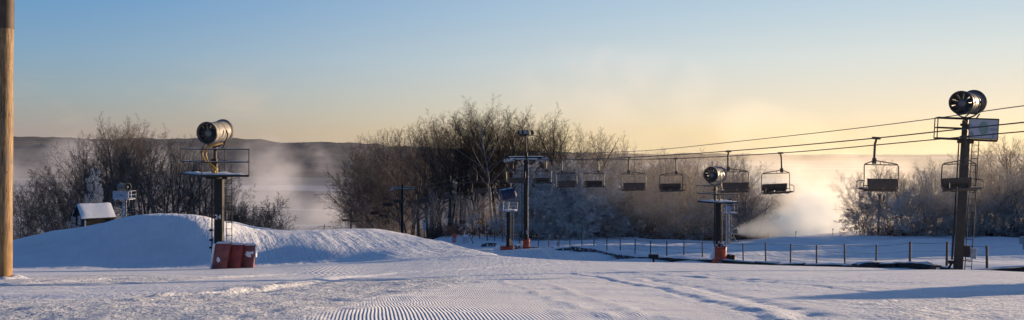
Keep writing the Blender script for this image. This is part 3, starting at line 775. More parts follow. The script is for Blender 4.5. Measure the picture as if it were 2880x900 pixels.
def deck_and_rails(parent, corners, z, hr, mat, snow=True, skip=(), th=.09):
    """corners: four (x, y) counter-clockwise from front left"""
    b = MB(); n = 4
    vs = [(x,y,z-th) for x,y in corners]+[(x,y,z) for x,y in corners]
    b.add(vs, [(3,2,1,0),(4,5,6,7)]+[(i,(i+1)%4,4+(i+1)%4,4+i) for i in range(4)])
    d = b.build('platform', M[mat], parent)
    if snow:
        b = MB(); m = 9; vs = []; cx = sum(c[0] for c in corners)/4; cy = sum(c[1] for c in corners)/4; r = random.Random(int(abs(cx)*100))
        A, B_, C, D = [Vector((*c, 0)) for c in corners]
        for i in range(m+1):
            for j in range(m+1):
                p = (A.lerp(B_, i/m)).lerp(D.lerp(C, i/m), j/m)
                edge = i in (0,m) or j in (0,m)
                p = p+(Vector((cx,cy,0))-p)*(.03 if edge else 0)
                vs.append((p.x, p.y, z+.004+(0 if edge else r.uniform(.025,.08))))
        b.add(vs, [(i*(m+1)+j,(i+1)*(m+1)+j,(i+1)*(m+1)+j+1,i*(m+1)+j+1) for i in range(m) for j in range(m)])
        s = b.build('snow_cover', M['snowcap'], d, True)
    b = MB()
    for i in range(4):
        (x0,y0),(x1,y1) = corners[i], corners[(i+1)%4]
        b.tube((x0,y0,z-.04),(x0,y0,z+hr), .024, 6)
        if i in skip: continue
        for q in (hr, hr*.5): b.tube((x0,y0,z+q),(x1,y1,z+q), .026, 6)
    b.build('railing', M[mat], parent)
    if snow:
        b = MB()
        for i in range(4):
            if i in skip: continue
            (x0,y0),(x1,y1) = corners[i], corners[(i+1)%4]
            for q in (hr, hr*.5): b.box(((x0+x1)/2,(y0+y1)/2,z+q+.028), (math.hypot(x1-x0,y1-y0)*.9,.026,.010), (0,0,math.atan2(y1-y0,x1-x0)))
        b.build('rail_snow', M['snowcap'], parent)

# ------------------------------------------------------------------ near snow gun tower, number 24
def tower_24():
    bx, by = -13.5, 39.3; z0 = gz(bx, by)-.2
    o = thing('snow_gun_tower', (bx, by, z0), 'black snow gun tower numbered 24 with railed platform and cream fan gun', 'snow gun')
    L = lambda x, y, z: (x-bx, y-by, z-z0)
    zd = (HY-492)/F*38.0
    b = MB(); b.box((0,0,(zd-.1-z0)/2), (.36,.36,zd-.1-z0)); b.build('mast', M['steel_black'], o, bevel=.02)
    b = MB(); b.box((0,0,zd-z0-.17), (.9,.5,.12)); b.box((0,0,zd-z0-.14),(.5,2.2,.08)); b.build('bearer', M['steel_black'], o)
    cs = [(-13.84-bx,38-by),(-11.73-bx,38-by),(-13.66-bx,40.55-by),(-15.77-bx,40.55-by)]
    deck_and_rails(o, cs, zd-z0, 1.15, 'steel_black')
    c = L(*P(605,371,39.0)); yaw = R(207-180); 
    g = fan_gun(o, c, R(169), R(-5), 1.0, 'barrel')
    yoke(o, c, R(-6), c[2]-(zd-z0), 'steel_brown')
    b = MB(); b.box((c[0]-.02,c[1],zd-z0+.35),(.24,.24,.7)); b.build('valve_box', M['steel_black'], o, bevel=.02)
    hz = zd-z0
    def hose(pts, r, mat, nm='hose'):
        # smooth through points
        pts = [Vector(p) for p in pts]; out = []
        for i in range(len(pts)-1):
            p0 = pts[max(i-1,0)]; p1 = pts[i]; p2 = pts[i+1]; p3 = pts[min(i+2,len(pts)-1)]
            for k in range(6):
                t = k/6; out.append(.5*((2*p1)+(p2-p0)*t+(2*p0-5*p1+4*p2-p3)*t*t+(3*p1-p0-3*p2+p3)*t**3))
        out.append(pts[-1]); b = MB(); b.rings(out, r, 8); b.build(nm, M[mat], o, True)
    cx, cy, cz = c
    hose([(cx+.25,cy-.35,cz-.55),(cx-.15,cy-.5,cz-.66),(cx-.42,cy-.45,cz-.95),(cx-.25,cy-.5,cz-1.35),(cx+.05,cy-.5,cz-1.55),(cx+.15,cy-.4,hz+.05)], .038, 'hose')
    hose([(cx+.42,cy-.2,cz-.52),(cx+.1,cy-.55,cz-.62),(cx-.18,cy-.6,cz-.9),(cx-.12,cy-.6,cz-1.3),(cx+.2,cy-.6,cz-1.62),(cx+.28,cy-.5,hz+.05)], .034, 'hose')
    hose([(cx-.35,cy-.1,cz-.5),(cx-.5,cy-.35,cz-.85),(cx-.38,cy-.4,cz-1.2),(cx-.05,cy-.42,cz-1.5),(cx+.0,cy-.3,hz+.05)], .03, 'hose_dark')
    hose([(cx+.5,cy+.1,cz-.3),(cx+.45,cy-.1,cz-.6),(cx+.3,cy-.1,cz-.8)], .03, 'steel_black', 'tilt_ram')
    for k, (ux, uz) in enumerate([(.0,.30),(.18,.22),(.08,.12)]):
        b = MB(); b.tube((cx+ux-.05,cy-.45,hz+uz),(cx+ux+.1,cy-.45,hz+uz+.03), .06, 10); b.build('valve', M['brass'], o, True)
    ladder(o, .47, -.05, .3, hz-.1, 'steel_black', .26)
    b = MB(); b.tube((-.30,-.1,.9),(-.30,-.1,hz-.1), .03, 8)
    for z in (1.15,1.5,1.95): b.box((-.32,-.14,z),(.14,.1,.09)); b.tube((-.42,-.14,z),(-.30,-.14,z),.02,6)
    b.tube((-.30,-.1,.9),(-.22,-.25,.55),.03,8); b.build('water_pipe', M['steel_black'], o)
    zt = P(617,611,39.1).z-z0
    text_mesh('24', .30, 'number', M['white_paint'], o, (.0,-.186,zt), (R(90),0,0))
    # three crash pads stood round its foot
    def pad(px0, px1, pyt, pyb, d, mat, lean, lab, snow):
        A = P((px0+px1)/2, pyb, d); zg = gz(A.x, A.y)-.04
        w = (px1-px0)/F*d; h = (pyb-pyt)/F*d
        t = thing('crash_pad', (A.x, A.y, zg), lab, 'crash pad', 0)
        b = MB(); m = 8; vs = []; fs = []; r = random.Random(int(px0))
        for side, yy in ((0,-.12),(1,.12)):
            for i in range(m+1):
                for j in range(m+1):
                    u = i/m-.5; v = j/m
                    e = min(i, m-i, j, m-j)
                    bul = (.0 if e == 0 else .045 if e == 1 else .06+r.uniform(-.022,.022))*(1 if side else -1)
                    vs.append((u*w*(.97 if e == 0 else 1)+lean*v*h, yy*.75+bul+.16*v, v*h))
        K = (m+1)**2
        for i in range(m):
            for j in range(m):
                a, b2, c2, d2 = i*(m+1)+j, (i+1)*(m+1)+j, (i+1)*(m+1)+j+1, i*(m+1)+j+1
                fs.append((a,b2,c2,d2)); fs.append((K+a,K+d2,K+c2,K+b2))
        ring = [i*(m+1) for i in range(m+1)]+[m*(m+1)+j for j in range(1,m+1)]+[i*(m+1)+m for i in range(m-1,-1,-1)]+[j for j in range(m-1,0,-1)]
        for q in range(len(ring)):
            a, c2 = ring[q], ring[(q+1)%len(ring)]; fs.append((a,K+a,K+c2,c2))
        b.add(vs, fs); b.build('cover', M[mat], t, True)
        sb = MB(); sb.box((lean*h,.17,h+.02),(w*.95,.26,.07),top=(w*.8,.18))
        if snow == 'left': sb.box((-w/2+lean*h*.5-.05,.10,h*.5),(.10,.24,h*.98),(0,math.atan(lean),0))
        if snow == 'right': sb.box((w/2+lean*h*.7+.03,.14,h*.72),(.06,.2,h*.5),(0,math.atan(lean),0))
        sb.build('snow_cap', M['snowcap'], t, bevel=.02)
        if snow in ('left','right'):
            sb = MB(); q = (-.1*w,.38*h) if snow == 'left' else (.05*w,.66*h)
            kk = [r.uniform(.45,1.35) for _ in range(13)]; pts = [(q[0]+lean*q[1]+(.09 if snow == 'left' else .19)*math.cos(a)*kk[n_], q[1]+(.18 if snow == 'left' else .15)*math.sin(a)*kk[n_]) for n_, a in enumerate(np.linspace(0,6.283,14)[:-1])]
            vs = [(x,-.162+.16*z/h,z) for x,z in pts]+[(q[0]+lean*q[1],-.20+.16*q[1]/h,q[1])]
            sb.add(vs, [(i,(i+1)%13,13) for i in range(13)]); sb.build('snow_patch', M['snowcap'], t, True)
    pad(596,638,698,772,37.7,'pad_mauve',.12,'left maroon crash pad at the foot of mast 24, white snow down its left edge','left')
    pad(637,676,700,769,38.0,'pad_red',.10,'middle crash pad at the foot of mast 24, glossy dark red','none')
    pad(678,714,697,763,38.3,'pad_mauve',.04,'right crash pad at the foot of mast 24, capped with snow and torn','right')
tower_24()

# ------------------------------------------------------------------ right snow gun tower with sign
def tower_right():
    d = 38.0; bx = (2692-CX)/F*d; by = d; z0 = gz(bx, by)-.25
    tilt = .052
    o = thing('snow_gun_tower', (bx, by, z0), 'tall brown snow gun tower at the right with a pale sign panel on its railing', 'snow gun')
    o.rotation_euler = (0, tilt, R(-22))
    zl = lambda py: (HY-py)/F*d-z0
    hd = zl(389)
    b = MB(); b.box((0,0,hd/2-.05), (.37,.37,hd-.1), top=(.33,.33)); b.build('mast', M['steel_brown'], o, bevel=.02)
    b = MB(); b.box((0,0,hd-.14),(.62,.5,.16)); b.box((.05,0,hd-.06),(2.3,.3,.07)); b.build('bearer', M['steel_brown'], o)
    cs = [(-1.20,-.75),(1.14,-.75),(1.10,.85),(-1.20,.85)]
    deck_and_rails(o, cs, hd, .88, 'steel_black', snow=False)
    c = (-.02,-.05,zl(288))
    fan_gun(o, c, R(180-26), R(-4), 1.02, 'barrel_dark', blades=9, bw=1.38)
    yoke(o, c, R(-26), c[2]-hd, 'steel_brown')
    b = MB(); b.box((-.1,-.1,hd+.4),(.16,.16,.8)); b.tube((.12,-.2,hd),(.2,-.2,hd+.62),.03,6); b.tube((.3,-.2,hd+.1),(.16,-.15,hd+.75),.03,6); b.tube((-.25,-.1,hd+.6),(.3,-.1,hd+.62),.06,8)
    b.build('valve_box', M['steel_brown'], o)
    b = MB()
    for s in (0, 1):
        pts = [Vector((.1+.2*s,-.3,hd+.3)),Vector((.02+.3*s,-.45,hd+.6)),Vector((-.2+.5*s,-.45,hd+.85)),Vector((.05+.4*s,-.35,c[2]-.5))]
        b.rings(pts, .03, 6)
    b.build('hose', M['hose_dark'], o, True)
    ladder(o, .40, .0, .25, hd-.1, 'steel_black', .26)
    b = MB(); b.tube((-.26,-.05,1.2),(-.26,-.05,hd-.2),.028,8); b.tube((-.27,-.1,1.0),(-.27,-.1,2.1),.045,8); b.build('water_pipe', M['steel_black'], o)
    b = MB(); b.tube((-.30,-.2,.2),(-.42,-.25,.55),.05,8); b.tube((-.42,-.25,.55),(-.30,-.25,.85),.05,8); b.box((-.30,-.25,.9),(.26,.16,.14)); b.build('hydrant', M['steel_black'], o, bevel=.01)
    b = MB(); b.box((.56,-.1,1.36),(.22,.22,.44)); b.tube((.52,-.1,.2),(.52,-.1,1.14),.025,6); b.build('control_box', M['steel_grey'], o, bevel=.012)
    b = MB(); b.box((.30,-.02,1.42),(.26,.2,.5)); b.box((.33,-.06,1.0),(.34,.1,.04)); b.build('valve_cabinet', M['steel_brown'], o, bevel=.02)
    # sign on the front rail
    s = MB(); w, h = 1.12, .84; sx, sz = .58, hd+.44
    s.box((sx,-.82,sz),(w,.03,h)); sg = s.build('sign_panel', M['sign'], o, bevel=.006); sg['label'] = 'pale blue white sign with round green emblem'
    fr = MB()
    for dx, dz, ww, hh in ((0,h/2,w+.05,.025),(0,-h/2,w+.05,.03),(-w/2,0,.025,h),(w/2,0,.025,h)): fr.box((sx+dx,-.845,sz+dz),(ww,.03,hh))
    fr.build('sign_frame', M['steel_black'], sg)
    e = MB(); vs = [(sx+.0+.19*math.cos(t),-.842,sz+.04+.285*math.sin(t)) for t in np.linspace(0,6.2832,33)[:-1]]; e.add(vs,[tuple(range(32))]); e.build('emblem', M['sign_green'], sg)
    for a in (-.05,.03,.11,.19): pass
    text_mesh('Sunn', .17, 'lettering', M['sign_ink'], sg, (sx-.36,-.845,sz+.08), (R(90),0,0))
    text_mesh('dens', .17, 'lettering', M['sign_ink'], sg, (sx+.39,-.845,sz+.00), (R(90),0,0))
    e = MB()
    for q in ((-.53,-.16),(-.40,-.16)): pass
    e.add([(sx-.54,-.843,sz-.18),(sx-.38,-.843,sz-.18),(sx-.38,-.843,sz-.14),(sx-.54,-.843,sz-.14)],[(0,1,2,3)])
    e.add([(sx-.42,-.843,sz-.36),(sx-.38,-.843,sz-.36),(sx-.38,-.843,sz-.182),(sx-.42,-.843,sz-.182)],[(0,1,2,3)])
    e.add([(sx-.54,-.843,sz-.36),(sx-.49,-.843,sz-.36),(sx-.43,-.843,sz-.20),(sx-.48,-.843,sz-.20)],[(0,1,2,3)])
    e.build('small_mark', M['sign_ink'], sg)
    e = MB()
    e.add([(sx+.34,-.843,sz-.19),(sx+.55,-.843,sz-.19),(sx+.55,-.843,sz-.16),(sx+.34,-.843,sz-.16)],[(0,1,2,3)])
    e.add([(sx+.34,-.843,sz-.37),(sx+.41,-.843,sz-.37),(sx+.41,-.843,sz-.192),(sx+.34,-.843,sz-.192)],[(0,1,2,3)])
    e.build('small_mark', M['sign_red'], sg)
tower_right()

# ------------------------------------------------------------------ middle snow gun tower
def tower_middle():
    d = 55.0; bx = (2020-CX)/F*d; z0 = gz(bx, d)-.2
    o = thing('snow_gun_tower', (bx, d, z0), 'dark snow gun tower with snowy platform and orange pad beside the fence', 'snow gun')
    zl = lambda py: (HY-py)/F*d-z0
    hd = zl(566)
    b = MB(); b.box((0,0,hd/2-.04),(.31,.31,hd-.08)); b.build('mast', M['steel_black'], o, bevel=.02)
    cs = [(-.25,-1.1),(1.12,-.7),(.6,1.0),(-1.25,.5)]
    deck_and_rails(o, cs, hd, 1.0, 'steel_black', skip=(1,))
    c = (-.25,-.2,zl(491)); 
    fan_gun(o, c, R(144), R(2), .98, 'barrel')
    yoke(o, c, R(-36), c[2]-hd, 'steel_brown')
    b = MB(); b.rings([(-.2,-.3,c[2]-.6),(-.4,-.3,c[2]-1),(-.1,-.3,c[2]-1.3),(.1,-.2,hd)],.035,6); b.rings([(.1,-.3,c[2]-.6),(.2,-.3,c[2]-1),(.0,-.3,c[2]-1.3),(.1,-.2,hd)],.03,6); b.build('hose', M['hose_dark'], o, True)
    ladder(o, .38, 0, .4, hd-.1, 'steel_brown', .24)
    b = MB(); b.tube((-.24,0,.8),(-.24,0,hd-.1),.03,6); b.build('water_pipe', M['steel_black'], o)
    b = MB(); r = random.Random(3)
    for k in range(9): b.tube((r.uniform(-.4,.45),-.25,r.uniform(1.1,1.7)),(r.uniform(-.4,.45),-.28,r.uniform(1.1,1.8)),.045,6)
    b.build('valve_cluster', M['steel_frost'], o)
    # pad wrapped round the foot
    t = thing('crash_pad', (bx-.05, d-.35, gz(bx,d-.35)-.12), 'orange red crash pad wrapped round the foot of the middle snow gun tower', 'crash pad')
    b = MB(); vs = []; fs = []; m, k = 10, 5
    for j in range(k+1):
        for i in range(m+1):
            a = R(200+140*i/m); rr = .48-.04*j/k+.02*math.sin(i*2+j)
            vs.append((rr*math.cos(a)+.10*j/k, rr*math.sin(a)+.1, 1.28*j/k))
    for j in range(k):
        for i in range(m): fs.append((j*(m+1)+i,j*(m+1)+i+1,(j+1)*(m+1)+i+1,(j+1)*(m+1)+i))
    b.add(vs, fs); q = b.build('cover', M['pad_orange'], t, True); sm = q.modifiers.new('thick','SOLIDIFY'); sm.thickness = .12; sm.offset = -1
    b = MB(); b.box((-.34,-.02,.9),(.36,.3,.75),(0,.25,0),top=(.2,.2)); b.build('snow_patch', M['snowcap'], t, bevel=.06)
    b = MB()
    for k in (0,1): b.add([(-.15+.14*k,-.415,.45),(-.10+.14*k,-.415,.45),(.12+.14*k,-.405,.05),(.07+.14*k,-.405,.05)],[(0,3,2,1)])
    b.build('pale_stripe', M['pale_trim'], t)
    t = thing('snow_covered_motor', (bx+.78, d-.1, gz(bx+.78,d-.1)+.35), 'small dark round motor with snow on it, right of the orange pad', 'motor')
    b = MB(); b.lathe([(0,-.3),(.16,-.3),(.24,-.22),(.26,0),(.24,.22),(.16,.3),(0,.3)],18); q = b.build('casing', M['steel_black'], t, True); q.rotation_euler = (0,0,R(60))
    b = MB(); b.box((0,0,-.38),(.3,.3,.45),top=(.2,.2)); b.build('stand', M['steel_black'], t)
    b = MB(); b.box((.05,-.02,.22),(.36,.3,.12),top=(.15,.15)); b.build('snow_cap', M['snowcap'], t, bevel=.03)
tower_middle()

# ------------------------------------------------------------------ far snow gun towers
def tower_tarp():
    d = 73.0; bx = (1430-CX)/F*d; z0 = gz(bx, d)-.2
    o = thing('snow_gun_tower', (bx, d, z0), 'snow gun tower left of the lift tower, its gun wrapped in blue tarp', 'snow gun')
    zl = lambda py: (HY-py)/F*d-z0
    hd = zl(591)
    b = MB(); b.box((0,0,hd/2),(.30,.30,hd-.1)); b.build('mast', M['steel_black'], o, bevel=.02)
    deck_and_rails(o, [(-.45,-.7),(.75,-.7),(.75,.7),(-.45,.7)], hd, .62, 'steel_frost')
    c = (-.05,-.1,zl(546)); g = fan_gun(o, c, R(-80), R(10), .85, 'barrel', tarp=True)
    yoke(o, c, R(10), c[2]-hd, 'steel_frost', .55)
    ladder(o, .32, .0, .4, hd-.1, 'steel_brown', .22)
    b = MB(); b.tube((-.20,-.05,.6),(-.20,-.05,hd),.05,6); b.build('water_pipe', M['steel_frost'], o)
    b = MB(); b.tube((.12,-.2,.3),(.14,-.2,1.3),.07,8); b.build('valve', M['brass'], o)
    t = thing('crash_pad', (bx-.30, d-.45, gz(bx,d-.45)-.1), 'low slumped brown orange pad at the foot of the tarp covered snow gun tower', 'crash pad')
    b = MB(); b.box((0,0,.28),(.95,.22,.56),(0,.10,0)); b.box((.55,-.02,.34),(.34,.24,.66),(0,.05,0)); b.build('cover', M['pad_orange'], t, bevel=.05)
    b = MB(); b.box((-.65,.0,.35),(.7,.5,.75),(0,.3,0),top=(.35,.3)); b.build('snow_cap', M['snowcap'], t, bevel=.1)
tower_tarp()

def tower_far_right():
    d = 92.0; bx = (2044-CX)/F*d; z0 = gz(bx, d)-.3
    o = thing('snow_gun_tower', (bx, d, z0), 'far pale snow gun tower half hidden behind the middle one', 'snow gun')
    zl = lambda py: (HY-py)/F*d-z0
    hd = zl(598)
    b = MB(); b.box((0,0,hd/2),(.30,.30,hd)); b.build('mast', M['steel_grey'], o, bevel=.02)
    deck_and_rails(o, [(-.4,-.6),(1.0,-.6),(1.0,.7),(-.4,.7)], hd, .9, 'steel_frost')
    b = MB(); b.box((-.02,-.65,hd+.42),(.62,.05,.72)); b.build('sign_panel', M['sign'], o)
    c = (.15,0,zl(568)); fan_gun(o, c, R(180), R(0), .8, 'barrel', blades=7); yoke(o, c, 0, c[2]-hd, 'steel_brown', .5)
    ladder(o, .38, 0, .3, hd-.1, 'steel_frost', .24)
    b = MB()
    for z in (1.0,1.5,2.3): b.box((.55,0,z),(.5,.2,.12),(0,.2,0))
    b.tube((.22,0,.2),(.22,0,hd),.05,6); b.build('water_pipe', M['steel_frost'], o)
    # ground gun that blows the plume, beside it
    t = thing('ground_snow_gun', (bx+.9, d+1.0, gz(bx+.9,d+1)-.1), 'small ground snow gun blowing the white plume to the right', 'snow gun')
    zz = (HY-652)/F*(d+1)-(gz(bx+.9,d+1)-.1)
    g = fan_gun(t, (0,0,zz), R(-80), R(6), .62, 'barrel', blades=6)
    b = MB()
    for a in (0,2.1,4.2): b.tube((0,0,zz-.3),(.6*math.cos(a),.6*math.sin(a),.05),.035,6)
    b.build('tripod', M['steel_black'], t)
tower_far_right()

def tower_left_far():
    d = 84.0; bx = (347-CX)/F*d; zg = gz(bx, d); z0 = zg-.3
    o = thing('snow_gun_tower', (bx, d, z0), 'far snow gun tower with blank blue white panel, behind the whale beside the hut', 'snow gun')
    zl = lambda py: (HY-py)/F*d-z0
    hd = zl(559)
    b = MB(); b.box((.0,0,hd/2),(.22,.22,hd)); b.box((.2,.1,hd/2),(.14,.14,hd)); b.build('mast', M['steel_frost'], o, bevel=.02)
    deck_and_rails(o, [(-.75,-.6),(.75,-.6),(.95,.7),(-.55,.7)], hd, .75, 'steel_frost')
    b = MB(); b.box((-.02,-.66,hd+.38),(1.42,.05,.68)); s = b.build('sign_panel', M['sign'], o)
    b = MB()
    for k, (dx, w, h) in enumerate([(-.28,.10,.08),(-.15,.14,.06),(0,.12,.10),(.12,.10,.16),(.24,.12,.10),(.34,.08,.06)]): b.box((-.02+dx,-.69,hd+.40+.02*math.sin(k)),(w,.006,h),(0,.3*math.sin(k),0))
    b.build('emblem', M['sign_ink'], s)
    b = MB()
    for dz in (.08,.42,.75): b.box((.88,-.55,hd+dz),(.26,.06,.07))
    for dx in (.75,1.01): b.box((dx,-.55,hd+.41),(.05,.06,.70))
    b.build('side_frame', M['snowcap'], o)
    c = (.10,0,zl(526)); fan_gun(o, c, R(238), R(2), .78, 'barrel', blades=7); yoke(o, c, R(58), c[2]-hd, 'steel_frost', .5)
    b = MB(); b.tube((-.72,-.3,hd),(-.62,-.3,hd-.7),.02,5); b.tube((-.62,-.3,hd-.7),(.7,-.3,hd-.7),.02,5); b.tube((.72,-.3,hd),(.7,-.3,hd-.7),.02,5); b.build('lower_rail', M['steel_frost'], o)
tower_left_far()

# ------------------------------------------------------------------ chairlift
LINE = lambda c, y: c-.337*y
LX, RX, MX = 25.0, 28.3, 26.65
DL = [(6,2.6),(20,1.08),(26.7,.62),(32.7,.16),(42.3,-.44),(52.7,-.94),(63.2,-1.30),(75,-1.54),(84.4,-3.0),(97,-4.45),(109,-5.6),(124,-6.8),(128,-7.05),(132,-7.8),(144.5,-10.2),(164.7,-13.4),(180,-14.7),(204,-19.5),(228,-22.7),(300,-33)]
DR = [(6,2.6),(20,1.0),(30.2,.38),(32.7,.20),(43.4,-.55),(53.5,-1.02),(64.6,-1.34),(75,-1.56),(85.6,-2.9),(97,-4.45),(109,-5.6),(124,-6.8),(128,-7.05),(132,-7.8),(144.5,-10.2),(164.7,-13.4),(180,-14.7),(204,-19.5),(228,-22.7),(300,-33)]
DM = [(6,2.75),(20,1.75),(28.4,1.22),(32.5,.85),(44,.06),(55.2,-.58),(65,-.82),(75.5,-.90)]
def zrope(tab, y): return float(pchip([p[0] for p in tab],[p[1] for p in tab],np.array([y]))[0])
def rope(name, c, tab, y1, r, lab):
    b = MB(); ys = np.concatenate([np.arange(6,80,1.0), np.arange(80,y1,2.5)]) if y1 > 80 else np.arange(6,y1,1.0)
    b.rings([(LINE(c,y), y, zrope(tab,y)) for y in ys], r, 6)
    o = b.build(name, M['rope'], None, True); tag(o, lab, 'cable')
rope('haul_rope', LX, DL, 290, .022, 'near haul rope of the chairlift, the middle one of the three cables')
rope('haul_rope', RX, DR, 290, .022, 'far haul rope of the chairlift, the lowest of the three cables')
rope('communication_cable', MX, DM, 76, .016, 'uppermost thin cable above the two chairlift ropes')

def make_chair(lab):
    o = thing('lift_chair', (0,0,0), lab, 'lift chair', 0, 'chairs hanging on the lift')
    W = .83; hx = -.34
    b = MB(); b.box((hx,0,.02),(.10,.34,.10)); b.tube((hx,-.22,.03),(hx,.22,.03),.035,8); b.build('grip', M['chair_frame'], o, bevel=.01)
    b = MB(); b.rings([(hx,0,-.02),(hx,.02,-.10),(hx-.01,.05,-.2),(hx-.01,.05,-.92)],[.04,.045,.045,.045],8); b.box((hx,.05,-.86),(.14,.08,.22)); b.build('hanger', M['chair_frame'], o, True)
    b = MB()
    b.rings([(-W,.30,-1.96),(-W,.02,-1.93),(-W,-.02,-1.6),(-W+.01,.03,-1.06),(-W+.05,.05,-.99),(-W+.12,.05,-.965),(hx,.05,-.84),(W-.12,.05,-.965),(W-.05,.05,-.99),(W-.01,.03,-1.06),(W,-.02,-1.6),(W,.02,-1.93),(W,.30,-1.96)],.022,8)
    b.tube((-W+.08,.05,-1.005),(W-.08,.05,-1.005),.02,6)
    for x in (-.05,.36): b.tube((x,.05,-1.0),(x,.05,-.87-abs(x-hx)*.12),.016,6)
    b.build('bail', M['chair_frame'], o, True)
    b = MB(); b.box((0,-.10,-1.70),(1.46,.06,.34),(R(-8),0,0)); b.build('backrest', M['chair_pad'], o, bevel=.02)
    b = MB(); b.box((0,.16,-1.96),(1.46,.46,.08),(R(4),0,0)); b.build('seat', M['chair_pad'], o, bevel=.025)
    b = MB()
    for x in (-W,W): b.rings([(x,-.04,-1.62),(x,.25,-1.62),(x,.36,-1.70),(x,.34,-1.94)],.018,6)
    b.tube((-W,-.03,-1.80),(W,-.03,-1.80),.018,6); b.tube((-W,.02,-2.02),(W,.02,-2.02),.022,6)
    for x in (-.48,0,.48): b.tube((x,-.08,-1.82),(x,.02,-2.04),.018,6); b.tube((x,-.06,-2.03),(x,.36,-2.03),.015,6)
    b.build('seat_frame', M['chair_frame'], o, True)
    b = MB()
    for x in (-.36,.36): b.box((x,-.085,-1.88),(.60,.025,.10),(R(-8),0,0))
    b.build('lower_back', M['chair_pad_pale'], o)
    return o
CH = None
A0 = math.atan2(.337, 1)
def chair(line, y, lab, snow=False):
    global CH
    if CH is None: CH = make_chair(lab); o = CH
    else: o = copy_tree(CH)
    o['label'] = lab
    c, tab = (LX, DL) if line == 'L' else (RX, DR)
    # the hanger grips the rope: shift so that the grip sits on it
    a = A0+(0 if line == 'L' else math.pi)+rng.uniform(-.03,.03)
    gx, gy = LINE(c, y), y; hx = -.34
    o.rotation_euler = (rng.uniform(-.05,.05), rng.uniform(-.03,.03), a)
    o.location = (gx-hx*math.cos(a), gy-hx*math.sin(a), zrope(tab, y)-.03)
    return o
for y, lab in [(32.7,'nearest whole lift chair, brown back, hanging left of the right snow gun tower'),
               (42.3,'lift chair partly behind the fan of the middle snow gun'),
               (52.7,'dark backed lift chair, second left of the middle snow gun'),
               (63.2,'dark backed lift chair below the spreading oak, third left of the middle snow gun'),
               (73.8,'lift chair just right of the lift tower with orange pad, lower of the two there'),
               (84.4,'brown lift chair, first one hanging left of the blue tarp'),
               (97,'brown lift chair, second one left of the blue tarp'),
               (109,'small lift chair midway between the snowy T shaped tower and the brown chairs'),
               (124,'small dark lift chair overlapping the snowy T shaped tower'),
               (132.5,'tiny lift chair just left of the snowy T shaped tower, the upper one'),
               (144.5,'tiny lift chair right above the small floodlit tower arm'),
               (165.5,'tiny lift chair framed against the mist, left of the small lift tower'),
               (178,'tiny lift chair disappearing behind the second snow hump, farthest left')]:
    chair('L', y, lab)
for y, lab in [(32.6,'lift chair overlapping the right snow gun mast'),
               (43.4,'lift chair hanging alone over the golden plume'),
               (53.5,'snow flecked lift chair, first left of the middle snow gun'),
               (64.6,'dark lift chair midway between oak and lift tower, fourth left of the middle gun'),
               (75.1,'lift chair touching the right arm of the lift tower, higher of the two there'),
               (85.8,'lift chair seat directly above the blue tarp'),
               (150,'tiny lift chair low beside the T shaped tower foot'),
               (163,'tiny lift chair, lowest one right of the small floodlit tower')]:
    chair('R', y, lab)

